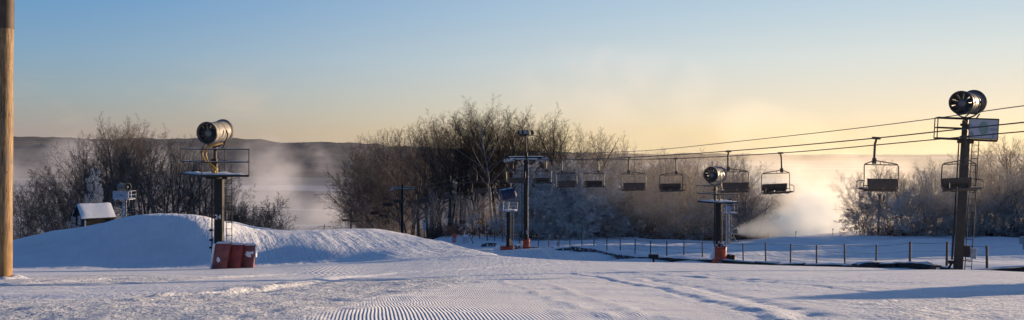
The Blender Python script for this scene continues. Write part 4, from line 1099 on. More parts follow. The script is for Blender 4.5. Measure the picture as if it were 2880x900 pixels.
def sheave_train(parent, x, tab_slope, n, mat):
    b = MB(); L = .36*(n-1)
    for i in range(n):
        y = -L/2+.36*i
        # wheel: axis across the rope
        vs = []; m = 12
        for s in (-.04,.04):
            for k in range(m): t = 6.2832*k/m; vs.append((x+s, y+.15*math.cos(t), -.16+tab_slope*y+.15*math.sin(t)))
        b.add(vs, [tuple(range(m)), tuple(range(2*m-1,m-1,-1))]+[(k,(k+1)%m,m+(k+1)%m,m+k) for k in range(m)])
    b.box((x-.09,0,-.14),(.05,L+.2,.12),(math.atan(tab_slope),0,0)); b.build('sheave_train', M[mat], parent)
def lift_tower(y, lab, lamps, number, slope, zt, arm_mat='steel_frost', bot=None):
    x = LINE(MX, y); z0 = gz(x, y)-.3
    o = thing('lift_tower', (x, y, z0), lab, 'lift tower', A0)
    h = zt-z0
    b = MB(); b.rings([(0,0,0),(0,0,h*.5),(0,0,h+.5)],[.21,.19,.16],16); b.build('mast', M['steel_black'], o, True)
    b = MB(); b.tube((.165,-.1,.6),(.16,-.1,h),.035,6); b.build('lit_edge', M['steel_frost'], o)  # pale strip up the mast stands in for its sunlit right edge
    b = MB(); b.box((0,0,h),(3.3,.22,.20)); b.box((0,-.02,h-.16),(2.2,.16,.10)); a = b.build('crossarm', M['steel_black'], o, bevel=.02)
    b = MB(); b.box((0,0,h+.125),(3.2,.24,.05)); b.box((0,-.10,h-.10),(2.1,.05,.10)); b.build('arm_snow', M['snowcap'], a)
    for s in (-1,1):
        e = bpy.data.objects.new('sheave_holder', None); COL.objects.link(e); e.parent = o; e.location = (s*1.563,0,h+.0)
        bb = MB(); n = 8; Lh = .36*(n-1)
        for i in range(n):
            yy = -Lh/2+.36*i; vs = []; m = 12
            for q in (-.05,.05):
                for k in range(m): t = 6.2832*k/m; vs.append((q, yy+.155*math.cos(t), -.18+slope*yy+.155*math.sin(t)))
            bb.add(vs, [tuple(range(m)), tuple(range(2*m-1,m-1,-1))]+[(k,(k+1)%m,m+(k+1)%m,m+k) for k in range(m)])
        bb.box((-.10*s,0,-.15),(.05,Lh+.3,.12),(math.atan(slope),0,0)); bb.box((-.04*s,0,-.07),(.16,.5,.2))
        st = bb.build('sheave_train', M[arm_mat], o); st.location = e.location
        bpy.data.objects.remove(e)
    if lamps:
        b = MB(); b.tube((0,0,h+.4),(0,0,h+lamps),.05,8); b.tube((-.72,0,h+lamps),(.72,0,h+lamps),.045,8); b.build('lamp_mast', M['steel_black'], o)
        for k, (lx, rz) in enumerate([(-.62,.5),(-.22,.3),(.08,-.2),(.58,1.2)]):
            b = MB(); b.box((0,0,.22),(.34,.30,.36),(R(-15),0,0),top=(.26,.2)); b.tube((0,0,0),(0,0,.1),.03,6); l = b.build('floodlight', M['steel_brown'], o, bevel=.03)
            l.location = (lx,0,h+lamps+.04); l.rotation_euler = (0,0,rz)
            b = MB(); b.box((0,-.165,.22),(.28,.02,.28),(R(-8),0,0)); b.build('lens', M['lamp_glass'], l)
    ladder(o, -.30, -.02, .5, h-.2, 'steel_black', .22, .34)
    if number: text_mesh(number, .42, 'number', M['white_paint'], o, (0,-.205,1.95), (R(90),0,-A0))
    return o
lift_tower(75.4,'lift tower with floodlights on top and an orange pad at its foot',2.0,'2',-.06,-1.38)
lift_tower(128.0,'snow topped T shaped lift tower standing before the left part of the middle wood',0,'3',-.13,-6.85)
lift_tower(180.0,'small lift tower with two floodlights behind the second snow hump',1.9,None,-.16,-14.5)
lift_tower(228.0,'tiny farthest lift tower just showing above the second snow hump',0,None,-.17,-22.5)
# pad on the floodlit tower
def tower_pad():
    x = LINE(MX,75.4); y = 74.9; t = thing('crash_pad', (x,y,gz(x,y)-.1), 'bright orange crash pad on the foot of the floodlit lift tower', 'crash pad', A0*.3)
    b = MB(); vs = []; fs = []; m, k = 8, 5
    for j in range(k+1):
        for i in range(m+1):
            a = R(195+150*i/m); rr = .34+.025*math.sin(i*2.3+j*1.3); vs.append((rr*math.cos(a), rr*math.sin(a), (1.1+.10*i/m)*j/k))
    for j in range(k):
        for i in range(m): fs.append((j*(m+1)+i,j*(m+1)+i+1,(j+1)*(m+1)+i+1,(j+1)*(m+1)+i))
    b.add(vs,fs); q = b.build('cover', M['pad_orange'], t, True); sm = q.modifiers.new('thick','SOLIDIFY'); sm.thickness = .10
    b = MB(); b.box((-.38,0,.5),(.14,.3,1.0),top=(.08,.2)); b.build('snow_patch', M['snowcap'], t, bevel=.04)
tower_pad()

# ------------------------------------------------------------------ hut
def hut():
    d = 70.0; A = P(238, 625, d); rz = R(-20)
    x0, y0 = A.x, A.y; z0 = (HY-641)/F*d
    o = thing('log_hut', (x0, y0, z0), 'small dark log hut with snow covered gable roof behind the whale', 'hut', R(39)); o.scale = (.86,)*3
    Lh, D, hw, hr = 2.35, 3.1, 1.0, 2.0
    b = MB()
    # courses of logs: long wall and the two gable walls
    n = 7; lr = hw/n/2
    for i in range(n):
        z = lr+i*2*lr
        b.rings([(-.12,0,z),(Lh+.12,0,z)], lr*1.04, 8); b.rings([(-.12,D,z),(Lh+.12,D,z)], lr*1.04, 8)
        z += lr*.4
        b.rings([(0,-.12,z),(0,D+.12,z)], lr*1.04, 8); b.rings([(Lh,-.12,z),(Lh,D+.12,z)], lr*1.04, 8)
    w = b.build('wall', M['log'], o, True)
    for xx in (0.0, Lh):
        b = MB()
        for i in range(6):
            z = hw+i*(hr-hw)/6+.06; k = 1-(z-hw)/(hr-hw); b.box((xx,D/2,z),(.07,D*max(k,.06),.17))
        b.build('gable', M['log'], o)
    f = MB(); f.box((-.12,1.5,.62),(.06,1.1,.8)); f = f.build('window', M['pale_trim'], o)
    q = MB(); q.box((-.16,1.5,.62),(.03,.8,.58)); q.build('pane', M['pane'], f)
    for i, lz in enumerate(np.linspace(.15,.9,5)):
        pass
    b = MB()
    for s in (0,1):
        y_e, y_r = (-.38, D/2) if s == 0 else (D+.38, D/2)
        ze = hw-.38*(hr-hw)/(D/2)+.08; zr = hr+.08
        vs = [(-.35,y_e,ze),(Lh+.35,y_e,ze),(Lh+.35,y_r,zr),(-.35,y_r,zr)]
        vs += [(v[0],v[1],v[2]+.08) for v in vs]
        b.add(vs, [(3,2,1,0),(4,5,6,7)]+[(i,(i+1)%4,4+(i+1)%4,4+i) for i in range(4)])
    rf = b.build('roof', M['log'], o)
    b = MB(); 
    for s in (0,1):
        m1, m2 = 10, 6; vs = []; r = random.Random(4+s)
        y_e, y_r = (-.40, D/2) if s == 0 else (D+.40, D/2)
        ze = hw-.38*(hr-hw)/(D/2)+.16; zr = hr+.17
        for i in range(m1+1):
            for j in range(m2+1):
                t = j/m2; edge = i in (0,m1) or j == 0
                vs.append((-.36+(Lh+.72)*i/m1, y_e+(y_r-y_e)*t, ze+(zr-ze)*t+(.01 if edge else .08+.03*r.random())-.05*math.sin(3.14*i/m1)*t))
        b.add(vs, [(i*(m2+1)+j,(i+1)*(m2+1)+j,(i+1)*(m2+1)+j+1,i*(m2+1)+j+1) if s == 0 else (i*(m2+1)+j+1,(i+1)*(m2+1)+j+1,(i+1)*(m2+1)+j,i*(m2+1)+j) for i in range(m1) for j in range(m2)])
    b.build('roof_snow', M['snowcap'], rf, True)
    b = MB(); b.box((.02,-.13,.5),(.12,.10,1.0)); b.build('corner_post', M['pale_trim'], o)
hut()

# ------------------------------------------------------------------ fence, retaining boards and clutter beside the lift
FX = lambda y: 40.5-.455*y
def fence():
    o = thing('wire_fence', (FX(40.4),40.4,gz(FX(40.4),40.4)), 'long fence of thin wooden posts and slack wire running down beside the lift', 'fence')
    base = o.location; ys = []; y = 40.0
    tops = []
    r = random.Random(9)
    k = 0
    while y < 101:
        yy = y; x = FX(yy); z = gz(x, yy); h = 1.22+r.uniform(-.05,.05)
        lx, ly = r.gauss(0,.02), r.gauss(0,.02)
        p0 = Vector((x,yy,z-.25))-base; p1 = Vector((x+lx*h,yy+ly*h,z+h))-base
        b = MB(); b.rings([p0,p1],[.062,.055] if k < 3 else [.048,.042], 8); b.build('post', M['post'], o, True)
        tops.append((p0,p1)); y += 1.97; k += 1
    b = MB()
    for f in (.94,.62,.36):
        for (a0,a1),(b0,b1) in zip(tops[:-1],tops[1:]):
            q0 = a0.lerp(a1,f*.85+.15); q1 = b0.lerp(b1,f*.85+.15); m = q0.lerp(q1,.5)-Vector((0,0,.03))
            b.rings([q0,m,q1],0.009 if f < .9 else .012,4,cap=False)
    b.build('wire', M['steel_black'], o)
fence()
WX = lambda y: 38.1-.455*y
def low_wall():
    y = 33.0; x = WX(y); o = thing('retaining_wall', (x,y,gz(x,y)), 'low dark wall of uneven boards capped with snow along the foot of the fence', 'wall')
    base = o.location; r = random.Random(12); dirv = Vector((-.455,1,0)).normalized()
    while y < 74:
        L = r.uniform(1.6,3.6); x = WX(y); x1, y1 = x+dirv.x*L, y+dirv.y*L
        up = .03 if y < 52 else .05; z0 = gz(x,y)+up+r.uniform(.16,.32); z1 = gz(x1,y1)+up+r.uniform(.16,.32); h = r.uniform(.65,.85); off = r.uniform(-.12,.12)
        b = MB(); n = 6; vs = []
        for i in range(n+1):
            t = i/n; px_, py_ = x+(x1-x)*t+off*.9, y+(y1-y)*t+off*.4; zt = z0+(z1-z0)*t+r.uniform(-.02,.02)
            vs += [(px_-.05,py_-.03,zt-h),(px_+.05,py_+.03,zt-h),(px_+.10,py_+.05,zt),(px_,py_,zt+.0)]
        fs = [(0,1,2,3),(n*4+3,n*4+2,n*4+1,n*4)]
        for i in range(n):
            q = i*4
            for k in range(4): fs.append((q+k,q+4+k,q+4+(k+1)%4,q+(k+1)%4))
        vs = [tuple(Vector(v)-base) for v in vs]
        b.add(vs,fs); bd = b.build('board', M['board' if y < 60 else 'rubber'], o)
        if r.random() < .85:
            b = MB(); vs = []
            for i in range(n+1):
                t = i/n; px_, py_ = x+(x1-x)*t+off*.9, y+(y1-y)*t+off*.4; zt = z0+(z1-z0)*t+.012
                w = r.uniform(.10,.5)
                vs += [tuple(Vector((px_-.03,py_-.02,zt))-base),tuple(Vector((px_+.10,py_+.05,zt+r.uniform(.03,.08)))-base),tuple(Vector((px_+.10+w*1.6,py_+w*.7,zt-.06-w*.3))-base)]
            fs = []
            for i in range(n):
                for k in range(2): fs.append((i*3+k,i*3+3+k,i*3+4+k,i*3+1+k))
            b.add(vs,fs); b.build('snow_cap', M['snowcap'], bd, True)
        y = y1-r.uniform(-.1,.25)
low_wall()
def slab(px0, px1, pyt, pyb, d, lab, mat='rubber', tilt=0.0, name='rubber_mat', cat='mat', thick=.5):
    A = P((px0+px1)/2,pyb,d); z = min(A.z, gz(A.x,A.y)+.05); w = (px1-px0)/F*d; h = (pyb-pyt)/F*d
    t = thing(name, (A.x,A.y,z), lab, cat, R(12))
    b = MB(); n = 8; vs = []; r = random.Random(int(px0))
    for i in range(n+1):
        u = i/n-.5; s = 1-abs(2*u)**4*.35; zt = h*s+u*tilt+r.uniform(-.02,.02); zb = -.05+h*.25*abs(2*u)**3
        vs += [(u*w,-thick*.5,zb),(u*w*.98,-thick*.6,zt*.9),(u*w*.96,thick*.5,zt),(u*w,thick*.5,zb)]
    fs = [(3,2,1,0),(n*4,n*4+1,n*4+2,n*4+3)]
    for i in range(n):
        q = i*4
        for k in range(4): fs.append((q+k,q+(k+1)%4,q+4+(k+1)%4,q+4+k))
    b.add(vs,fs); b.build('body', M[mat], t)
    b = MB(); vs = []
    for i in range(n+1):
        u = i/n-.5; s = 1-abs(2*u)**4*.35; zt = h*s+u*tilt
        vs += [(u*w*.90,-thick*.35,zt*.93+.03),(u*w*.88,thick*.1,zt+.07*(1-abs(2*u))),(u*w*.9,thick*.48,zt+.015)]
    b.add(vs,[(i*3+k,i*3+3+k,i*3+4+k,i*3+1+k) for i in range(n) for k in range(2)]); b.build('snow_cap', M['snowcap'], t, True)
    return t
slab(1318,1346,681,692,92,'dark snow dusted mat, farthest left below the leaning pole',tilt=.2)
slab(1354,1400,682,697,84,'dark snow dusted mat, left of the tarp covered gun tower foot')
slab(1438,1466,687,698,78,'dark snow dusted mat between the two tower feet')
slab(1487,1517,692,702,75,'dark snow dusted mat right beside the orange padded lift tower')
slab(1520,1546,695,704,74,'half buried pale mat under the fence, second right of the lift tower')
slab(1545,1562,694,704,73.5,'small dark mat, third right of the lift tower')
slab(1562,1616,697,706,72.5,'long dark mat leading to the start of the low wall')
slab(2396,2508,737,754,43.2,'long low snow capped crate lying against the low wall near the right', mat='post', name='long_crate', cat='crate', thick=.5)
def small_things():
    # little bin left of the right tower
    d = 38.4; A = P(2632,757,d); t = thing('utility_box', (A.x,A.y,gz(A.x,A.y)-.1), 'small square brown bin with snowy face left of the right mast foot', 'bin', R(15))
    b = MB(); b.box((0,0,.25),(.32,.30,.56)); b.build('body', M['steel_brown'], t, bevel=.01)
    b = MB(); b.box((-.03,-.157,.36),(.20,.008,.24)); b.build('snow_patch', M['snowcap'], t)
    b = MB(); b.box((0,0,.545),(.36,.34,.03)); b.build('lid', M['steel_black'], t)
    # dark plank behind the right tower
    d = 39.0; A = P(2752,754,d); t = thing('plank', (A.x,A.y,gz(A.x,A.y)+.05), 'dark plank lying on the snow right of the right mast foot', 'plank', R(8))
    b = MB(); b.box((0,0,.03),(1.5,.25,.10),(0,.05,0)); b.box((.9,.1,.0),(.9,.25,.08),(0,.02,0)); b.build('board', M['board'], t)
    # dark box on the low wall
    d = 58; A = P(1838,716,d); z = gz(WX(58),58); t = thing('junction_box', (A.x,A.y,A.z-.12), 'small black box standing on the low wall left of the middle gun tower', 'box')
    b = MB(); b.box((0,0,0),(.66,.3,.26)); b.build('body', M['steel_black'], t, bevel=.015)
    b = MB(); b.box((0,0,-.3),(.12,.12,.5)); b.build('leg', M['steel_black'], t)
    # two dark signs on the fence
    for px, py, d, lab in ((1371,652,95,'small dark sign on the fence left of the tarp covered gun tower'),(1568,663,80,'small dark sign on the fence right of the lift tower')):
        y = d; x = (px-CX)/F*y; zc = (HY-py)/F*y; zg = gz(x,y)
        t = thing('fence_sign', (x,y,zg), lab, 'sign')
        b = MB(); b.tube((0,0,-.2),(0,0,zc-zg+.2),.035,6); b.build('post', M['post'], t)
        b = MB(); b.box((0,-.06,zc-zg),(.30,.04,.40)); p = b.build('panel', M['dark_sign'], t, bevel=.008)
        b = MB(); b.box((0,-.084,zc-zg+.08),(.18,.006,.05)); b.box((0,-.084,zc-zg-.04),(.12,.006,.10)); b.build('marking', M['pale_trim'], p)
    # orange marker
    d = 92; A = P(1277,678,d); zg = gz(A.x,A.y); t = thing('slope_marker', (A.x,A.y,zg-.1), 'bright orange padded marker on the snow, far left of the fence', 'marker', R(20))
    h = (HY-657)/F*d-zg+.1; b = MB(); b.rings([(0,0,0),(.02,0,h*.4),(.05,0,h*.9),(.06,0,h)],[.19,.21,.20,.12],12); b.build('pad', M['marker'], t, True)
    b = MB(); b.box((-.02,-.2,h*.4),(.2,.03,.3)); b.build('pale_band', M['pale_trim'], t)
    # drum and leaning pole
    d = 90; A = P(1309,678,d); zg = gz(A.x,A.y); t = thing('snowy_drum', (A.x,A.y,zg-.1), 'pale snow crusted drum right of the orange marker', 'drum')
    b = MB(); b.rings([(0,0,0),(0,0,.25),(0,0,.5),(0,0,.78),(0,0,.86)],[.30,.33,.30,.32,.16],14); b.build('body', M['drum'], t, True)
    b = MB(); b.rings([(0,0,.80),(0,0,.9),(0,0,.98)],[.34,.30,.08],12); b.build('snow_cap', M['snowcap'], t, True)
    A = P(1330,680,88); zg = gz(A.x,A.y); t = thing('leaning_pole', (A.x,A.y,zg), 'dark pole leaning steeply left beside the snowy drum', 'pole')
    b = MB(); b.tube((.12,0,-.1),(-.42,.1,1.0),.04,8); b.build('shaft', M['post'], t)
    b = MB(); b.box((-.44,.1,1.03),(.16,.1,.10)); b.build('snow_cap', M['snowcap'], t, bevel=.02)
    # grey trail sign in the wood
    d = 108; A = P(1194,650,d); zg = gz(A.x,A.y); t = thing('trail_sign', (A.x,A.y,zg), 'tall grey trail sign with a round black mark, among the pale trunks', 'sign')
    zt = (HY-618)/F*d-zg; b = MB(); b.tube((0,0,-.3),(0,0,zt-.1),.05,8); b.build('post', M['post'], t)
    b = MB(); b.box((0,-.07,zt-.65),(.36,.04,1.3)); p = b.build('panel', M['pale_trim'], t, bevel=.01)
    b = MB(); b.add([(.11*math.cos(a),-.095,zt-.2+.11*math.sin(a)) for a in np.linspace(0,6.283,17)[:-1]],[tuple(range(16))]); b.build('round_mark', M['dark_sign'], p)
    # grey box on the snow at the right edge
    d = 62; A = P(2876,690,d); t = thing('equipment_box', (A.x,A.y,gz(A.x,A.y)-.1), 'grey box on a post cut by the right edge of the picture', 'box')
    b = MB(); b.box((.1,0,.9),(.5,.3,.55)); b.build('body', M['steel_grey'], t, bevel=.02)
    b = MB(); b.box((.1,0,.3),(.12,.12,.75)); b.build('leg', M['steel_grey'], t)
    # faint thin stakes on the brow before the plume
    for k, px in enumerate((2160,2238,2342)):
        d = 98; x = (px-CX)/F*d; z = gz(x,d); t = thing('rope_stake', (x,d,z), ('leftmost','middle','rightmost')[k]+' of three thin stakes on the brow in front of the plume', 'stake', 0, 'thin stakes on the brow')
        b = MB(); b.tube((0,0,-.1),(.02,0,.75),.03,6); b.box((.02,0,.76),(.10,.10,.12)); b.build('shaft', M['post'], t)
small_things()

# ------------------------------------------------------------------ mist
def outward(o):
    bm = bmesh.new(); bm.from_mesh(o.data); bmesh.ops.recalc_face_normals(bm, faces=bm.faces); bm.to_mesh(o.data); bm.free()
def hull(name, rows, mat, label):
    """closed lumpy tube; rows = list of rings of points"""
    n = len(rows[0]); vs = [p for r in rows for p in r]; fs = []
    for i in range(len(rows)-1):
        for k in range(n): fs.append((i*n+k,i*n+(k+1)%n,(i+1)*n+(k+1)%n,(i+1)*n+k))
    fs.append(tuple(range(n-1,-1,-1))); fs.append(tuple((len(rows)-1)*n+k for k in range(n)))
    b = MB(); b.add(vs,fs); o = b.build(name, mat); outward(o); tag(o, label, kind='stuff')
    return o
def vol_out(g, dens, col, aniso):
    v = g.new('ShaderNodeVolumeScatter'); g.val(v.inputs['Color'], col); g.val(v.inputs['Density'], dens); v.inputs['Anisotropy'].default_value = aniso
    o = g.new('ShaderNodeOutputMaterial'); g.link(v.outputs[0], o.inputs['Volume'])
def plume_mat():
    m = bpy.data.materials.new('snowmaking_plume'); g = N(nt(m))
    p = g.new('ShaderNodeNewGeometry').outputs['Position']
    a, b = PL0, PL1; ax = (b-a); L = ax.length; ax.normalize()
    sub = g.new('ShaderNodeVectorMath', operation='SUBTRACT'); g.link(p, sub.inputs[0]); sub.inputs[1].default_value = a
    dot = g.new('ShaderNodeVectorMath', operation='DOT_PRODUCT'); g.link(sub.outputs[0], dot.inputs[0]); dot.inputs[1].default_value = ax
    t = dot.outputs['Value']
    sc = g.new('ShaderNodeVectorMath', operation='SCALE'); sc.inputs[0].default_value = ax; g.link(t, sc.inputs['Scale'])
    pr = g.new('ShaderNodeVectorMath', operation='SUBTRACT'); g.link(sub.outputs[0], pr.inputs[0]); g.link(sc.outputs[0], pr.inputs[1])
    ln = g.new('ShaderNodeVectorMath', operation='LENGTH'); g.link(pr.outputs[0], ln.inputs[0])
    rad = g.math('ADD', .25, g.math('MULTIPLY', t, .20))
    n1 = g.noise(g.mapping(p, scale=(.55,1,1)), .30, 5, .62)
    q = g.math('ADD', g.math('DIVIDE', ln.outputs['Value'], rad), g.math('MULTIPLY', g.math('SUBTRACT', n1, .5), g.smooth(t, 0, 22, .5, 2.2)))
    e = g.smooth(q, .35, 1.0, 1, 0)
    along = g.math('DIVIDE', 1.25, g.math('ADD', .55, g.math('MULTIPLY', g.math('MAXIMUM', t, 0), .13)))
    end = g.smooth(t, L*.55, L*.98, 1, 0)
    st = g.smooth(t, -.2, .3)
    d = g.math('MULTIPLY', g.math('MULTIPLY', e, along), g.math('MULTIPLY', end, st))
    m.cycles.volume_step_rate = .12
    vol_out(g, g.math('MULTIPLY', d, .60), (.86,.76,.62,1), .45)
    return m
PL0 = P(2054,652,93.0); PL1 = P(2480,598,122.0)
def plume():
    rows = []; ax = PL1-PL0; L = ax.length; ax.normalize(); a = ax.cross(Vector((0,0,1))).normalized(); b = a.cross(ax)
    for i in range(14):
        t = L*i/13; r = .38+t*.27
        rows.append([PL0+ax*t+a*(r*math.cos(k/14*6.283))+b*(r*math.sin(k/14*6.283)) for k in range(14)])
    hull('snowmaking_mist', rows, plume_mat(), 'pale jet of machine made snow blowing right from beside the middle gun')
plume()
def bank_mat(name, dens, z0, z1, nscale, lo, hi, aniso, col, stretch=(1,1,1), xf=None, yf=None, seed=0.0):
    m = bpy.data.materials.new(name); g = N(nt(m))
    p = g.new('ShaderNodeNewGeometry').outputs['Position']
    s = g.new('ShaderNodeSeparateXYZ'); g.link(p, s.inputs[0])
    n = g.noise(g.mapping(p, scale=stretch, loc=(seed,seed,seed)), nscale, 4, .58)
    hgt = g.math('ADD', s.outputs[2], g.math('MULTIPLY', g.math('SUBTRACT', n, .5), (z1-z0)*.9))
    d = g.math('MULTIPLY', g.smooth(n, lo, hi, .05, 1), g.smooth(hgt, z0, z1, 1, 0))
    if xf: d = g.math('MULTIPLY', d, g.math('MULTIPLY', g.smooth(s.outputs[0], xf[0], xf[1]), g.smooth(s.outputs[0], xf[2], xf[3], 1, 0)))
    if yf: d = g.math('MULTIPLY', d, g.math('MULTIPLY', g.smooth(s.outputs[1], yf[0], yf[1]), g.smooth(s.outputs[1], yf[2], yf[3], 1, 0)))
    vol_out(g, g.math('MULTIPLY', d, dens), col, aniso)
    return m
def bank(name, x0, x1, y0, y1, z0, z1, mat, label):
    b = MB(); b.box(((x0+x1)/2,(y0+y1)/2,(z0+z1)/2),(x1-x0,y1-y0,z1-z0)); o = b.build(name, mat); tag(o, label, kind='stuff'); return o
bank('valley_mist', -330, 60, 150, 560, -62, 8, bank_mat('valley_mist', .0042, -28, 0, .022, .42, .60, .2, (.29,.285,.31,1), (1,.7,1.2), xf=(-330,-250,10,60), yf=(150,190,480,560)), 'grey mist drifting over the valley between the two woods')  # scatter colour darkened to stand for mist lying in shade
bank('valley_haze', -1500, 100, 600, 2250, -64, 60, bank_mat('valley_haze', .00022, -20, 60, .003, .2, .8, .25, (.50,.51,.56,1), (1,1,2), seed=7.7), 'thin haze lying over the far valley')
bank('golden_haze', 60, 2400, 280, 2250, -64, 90, bank_mat('golden_haze', .0005, -50, 90, .004, .2, .7, .35, (.76,.68,.54,1), (1,1,2), xf=(60,260,2200,2400), seed=2.7), 'bright golden haze over the valley on the right')
def puff_mat(name, dens, col, aniso, nscale):
    m = bpy.data.materials.new(name); g = N(nt(m))
    tc = g.new('ShaderNodeTexCoord').outputs['Object']; p = g.new('ShaderNodeNewGeometry').outputs['Position']
    ln = g.new('ShaderNodeVectorMath', operation='LENGTH'); g.link(tc, ln.inputs[0])
    n = g.noise(g.mapping(p, scale=(1,.7,1.1), rot=(0,.5,0)), nscale, 5, .6)
    q = g.math('ADD', ln.outputs['Value'], g.math('MULTIPLY', g.math('SUBTRACT', n, .5), 4.2))
    vol_out(g, g.math('MULTIPLY', g.math('MULTIPLY', g.smooth(q, .10, .80, 1, 0), g.smooth(ln.outputs['Value'], .72, .99, 1, 0)), dens), col, aniso)
    m.cycles.volume_step_rate = .45
    return m
def puff(px, py, d, rx, ry, rd, mat, label, name='mist_cloud'):
    c = P(px, py, d); b = MB(); n, k = 20, 12; vs = [(0,0,-1)]; fs = []
    for i in range(1, k):
        th = math.pi*i/k-math.pi/2
        for j in range(n): a = 6.28319*j/n; vs.append((math.cos(th)*math.cos(a), math.cos(th)*math.sin(a), math.sin(th)))
    vs.append((0,0,1)); T = len(vs)-1
    for j in range(n): fs.append((0,1+(j+1)%n,1+j)); fs.append((T,T-n+j,T-n+(j+1)%n))
    for i in range(k-2):
        for j in range(n): fs.append((1+i*n+j,1+i*n+(j+1)%n,1+(i+1)*n+(j+1)%n,1+(i+1)*n+j))
    b.add(vs, fs); o = b.build(name, mat); outward(o); o.location = c; o.scale = (rx/F*d, rd, ry/F*d); tag(o, label, kind='stuff')
GREY_SHADED = puff_mat('shaded_grey_mist', .075, (.27,.265,.285,1), .15, .060)  # shade on the left mist is put into this dark scatter colour
GOLD = puff_mat('golden_mist', .070, (.62,.52,.39,1), .40, .075)

VEIL = puff_mat('golden_veil', .0075, (.74,.66,.54,1), .40, .06)
DUST = puff_mat('snow_dust', .0050, (.80,.70,.62,1), .42, .05)
PALE = puff_mat('thin_golden_mist', .013, (.72,.62,.46,1), .42, .05)
puff(120,500,210,260,130,28,GREY_SHADED,'grey mist rising beside the wooden pole at the left')
puff(330,440,260,300,80,28,GREY_SHADED,'thin grey mist above the left wood')
puff(690,580,190,260,130,26,GREY_SHADED,'grey mist pooled right of the near snow gun mast')
puff(790,480,250,190,130,26,GREY_SHADED,'wisp of grey mist climbing toward the ridge between the two woods')
puff(900,590,240,150,90,24,GREY_SHADED,'thin grey mist at the left end of the middle wood')
puff(840,640,170,190,80,20,GREY_SHADED,'grey mist lying behind the second snow hump')
puff(90,600,150,170,90,18,GREY_SHADED,'low grey mist at the foot of the bushes by the wooden pole')
puff(2240,420,210,330,200,26,PALE,'thin warm mist rising into the sky right of the middle gun')
puff(1790,530,88,360,150,11,VEIL,'thin warm haze in front of the frosted trees of the middle wood')
puff(2700,500,84,420,170,14,VEIL,'thin golden haze hanging in front of the right wood')
puff(1700,290,330,400,200,40,DUST,'faint warm drift of snow dust high above the middle wood')
puff(2250,590,150,220,120,16,GOLD,'dense golden mist right of the middle gun, above the brow')
puff(2160,500,170,220,140,18,GOLD,'golden mist billowing behind the lone lift chair')
puff(2370,500,185,230,110,18,GOLD,'pale golden mist left of the right wood')

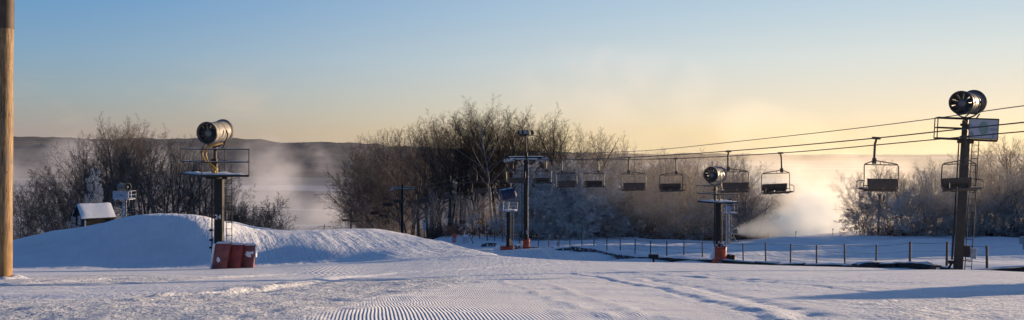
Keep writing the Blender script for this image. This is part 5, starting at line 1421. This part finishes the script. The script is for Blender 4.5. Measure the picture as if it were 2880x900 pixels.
# ------------------------------------------------------------------ sky, sun, camera
def world():
    w = bpy.data.worlds.new('World'); scene.world = w; w.use_nodes = True; t = w.node_tree; t.nodes.clear(); g = N(t)
    d = g.new('ShaderNodeTexCoord').outputs['Generated']
    s = g.new('ShaderNodeSeparateXYZ'); g.link(d, s.inputs[0])
    x, y, z = s.outputs
    hl = g.math('SQRT', g.math('ADD', g.math('MULTIPLY', x, x), g.math('MULTIPLY', y, y)))
    c = g.math('DIVIDE', g.math('ADD', g.math('MULTIPLY', x, math.sin(SUN_AZ)), g.math('MULTIPLY', y, math.cos(SUN_AZ))), g.math('MAXIMUM', hl, .001))
    f = g.smooth(c, -.05, .95)
    def ramp(stops):
        n = g.new('ShaderNodeValToRGB'); n.color_ramp.interpolation = 'EASE'
        zz = g.math('SQRT', g.math('MAXIMUM', z, 0)); g.link(zz, n.inputs[0])
        els = n.color_ramp.elements
        for i, (p, col) in enumerate(stops):
            e = els[i] if i < 2 else els.new(math.sqrt(p))
            e.position = math.sqrt(p); e.color = lin(*col)
        n.color_ramp.interpolation = 'LINEAR'
        return n.outputs[0]
    L = ramp([(0,(156,144,141)),(1,(44,80,146)),(.012,(162,152,147)),(.03,(159,160,157)),(.055,(148,166,173)),(.095,(130,164,190)),(.15,(106,153,196)),(.35,(64,114,184))])
    Rr = ramp([(0,(244,218,162)),(1,(52,92,160)),(.012,(246,223,172)),(.03,(244,228,195)),(.055,(237,228,208)),(.095,(222,227,222)),(.15,(194,213,224)),(.35,(116,162,220))])
    col = g.mix(f, L, Rr)
    # faint warm wisps of blown snow low over the woods
    wn = g.noise(g.mapping(d, scale=(2.2,2.2,7)), 2.6, 5, .6)
    k = g.math('MULTIPLY', g.smooth(wn, .52, .75), g.smooth(z, .02, .13, 1, 0))
    col = g.mix(g.math('MULTIPLY', k, .28), col, lin(226,200,180))
    sky = g.new('ShaderNodeTexSky', sky_type='NISHITA'); sky.sun_disc = False; sky.sun_elevation = SUN_EL; sky.sun_rotation = SUN_AZ; sky.altitude = 300; sky.air_density = 1.0; sky.dust_density = 1.0; sky.ozone_density = 2.0
    b1 = g.new('ShaderNodeBackground'); g.link(sky.outputs[0], b1.inputs[0]); b1.inputs[1].default_value = .10
    b2 = g.new('ShaderNodeBackground'); g.link(col, b2.inputs[0]); b2.inputs[1].default_value = 1.0
    mx = g.new('ShaderNodeMixShader'); g.link(g.smooth(z, .22, .6, 0, .6), mx.inputs[0]); g.link(b2.outputs[0], mx.inputs[1]); g.link(b1.outputs[0], mx.inputs[2])
    o = g.new('ShaderNodeOutputWorld'); g.link(mx.outputs[0], o.inputs['Surface'])
world()
sl = bpy.data.lights.new('sun', 'SUN'); sl.energy = 8.6; sl.angle = R(.6); sl.color = (1, .74, .48)
so = bpy.data.objects.new('sun', sl); COL.objects.link(so)
sd = Vector((math.sin(SUN_AZ)*math.cos(SUN_EL), math.cos(SUN_AZ)*math.cos(SUN_EL), math.sin(SUN_EL)))
so.rotation_euler = sd.to_track_quat('Z', 'Y').to_euler(); so.location = sd*60
cam = bpy.data.cameras.new('camera'); cam.sensor_width = 36; cam.lens = 36*F/2880; cam.shift_y = -50/2880; cam.clip_end = 9000; cam.clip_start = .1
co = bpy.data.objects.new('camera', cam); COL.objects.link(co); co.location = (0,0,0); co.rotation_euler = (R(90),0,0)
scene.camera = co
scene.view_settings.view_transform = 'Standard'; scene.view_settings.look = 'None'; scene.view_settings.exposure = 0; scene.view_settings.gamma = 1
scene.cycles.volume_bounces = 1; scene.cycles.volume_step_rate = .7; scene.cycles.volume_max_steps = 256
scene.cycles.max_bounces = 6; scene.cycles.diffuse_bounces = 2; scene.cycles.glossy_bounces = 1; scene.cycles.transparent_max_bounces = 8
scene.render.film_transparent = False
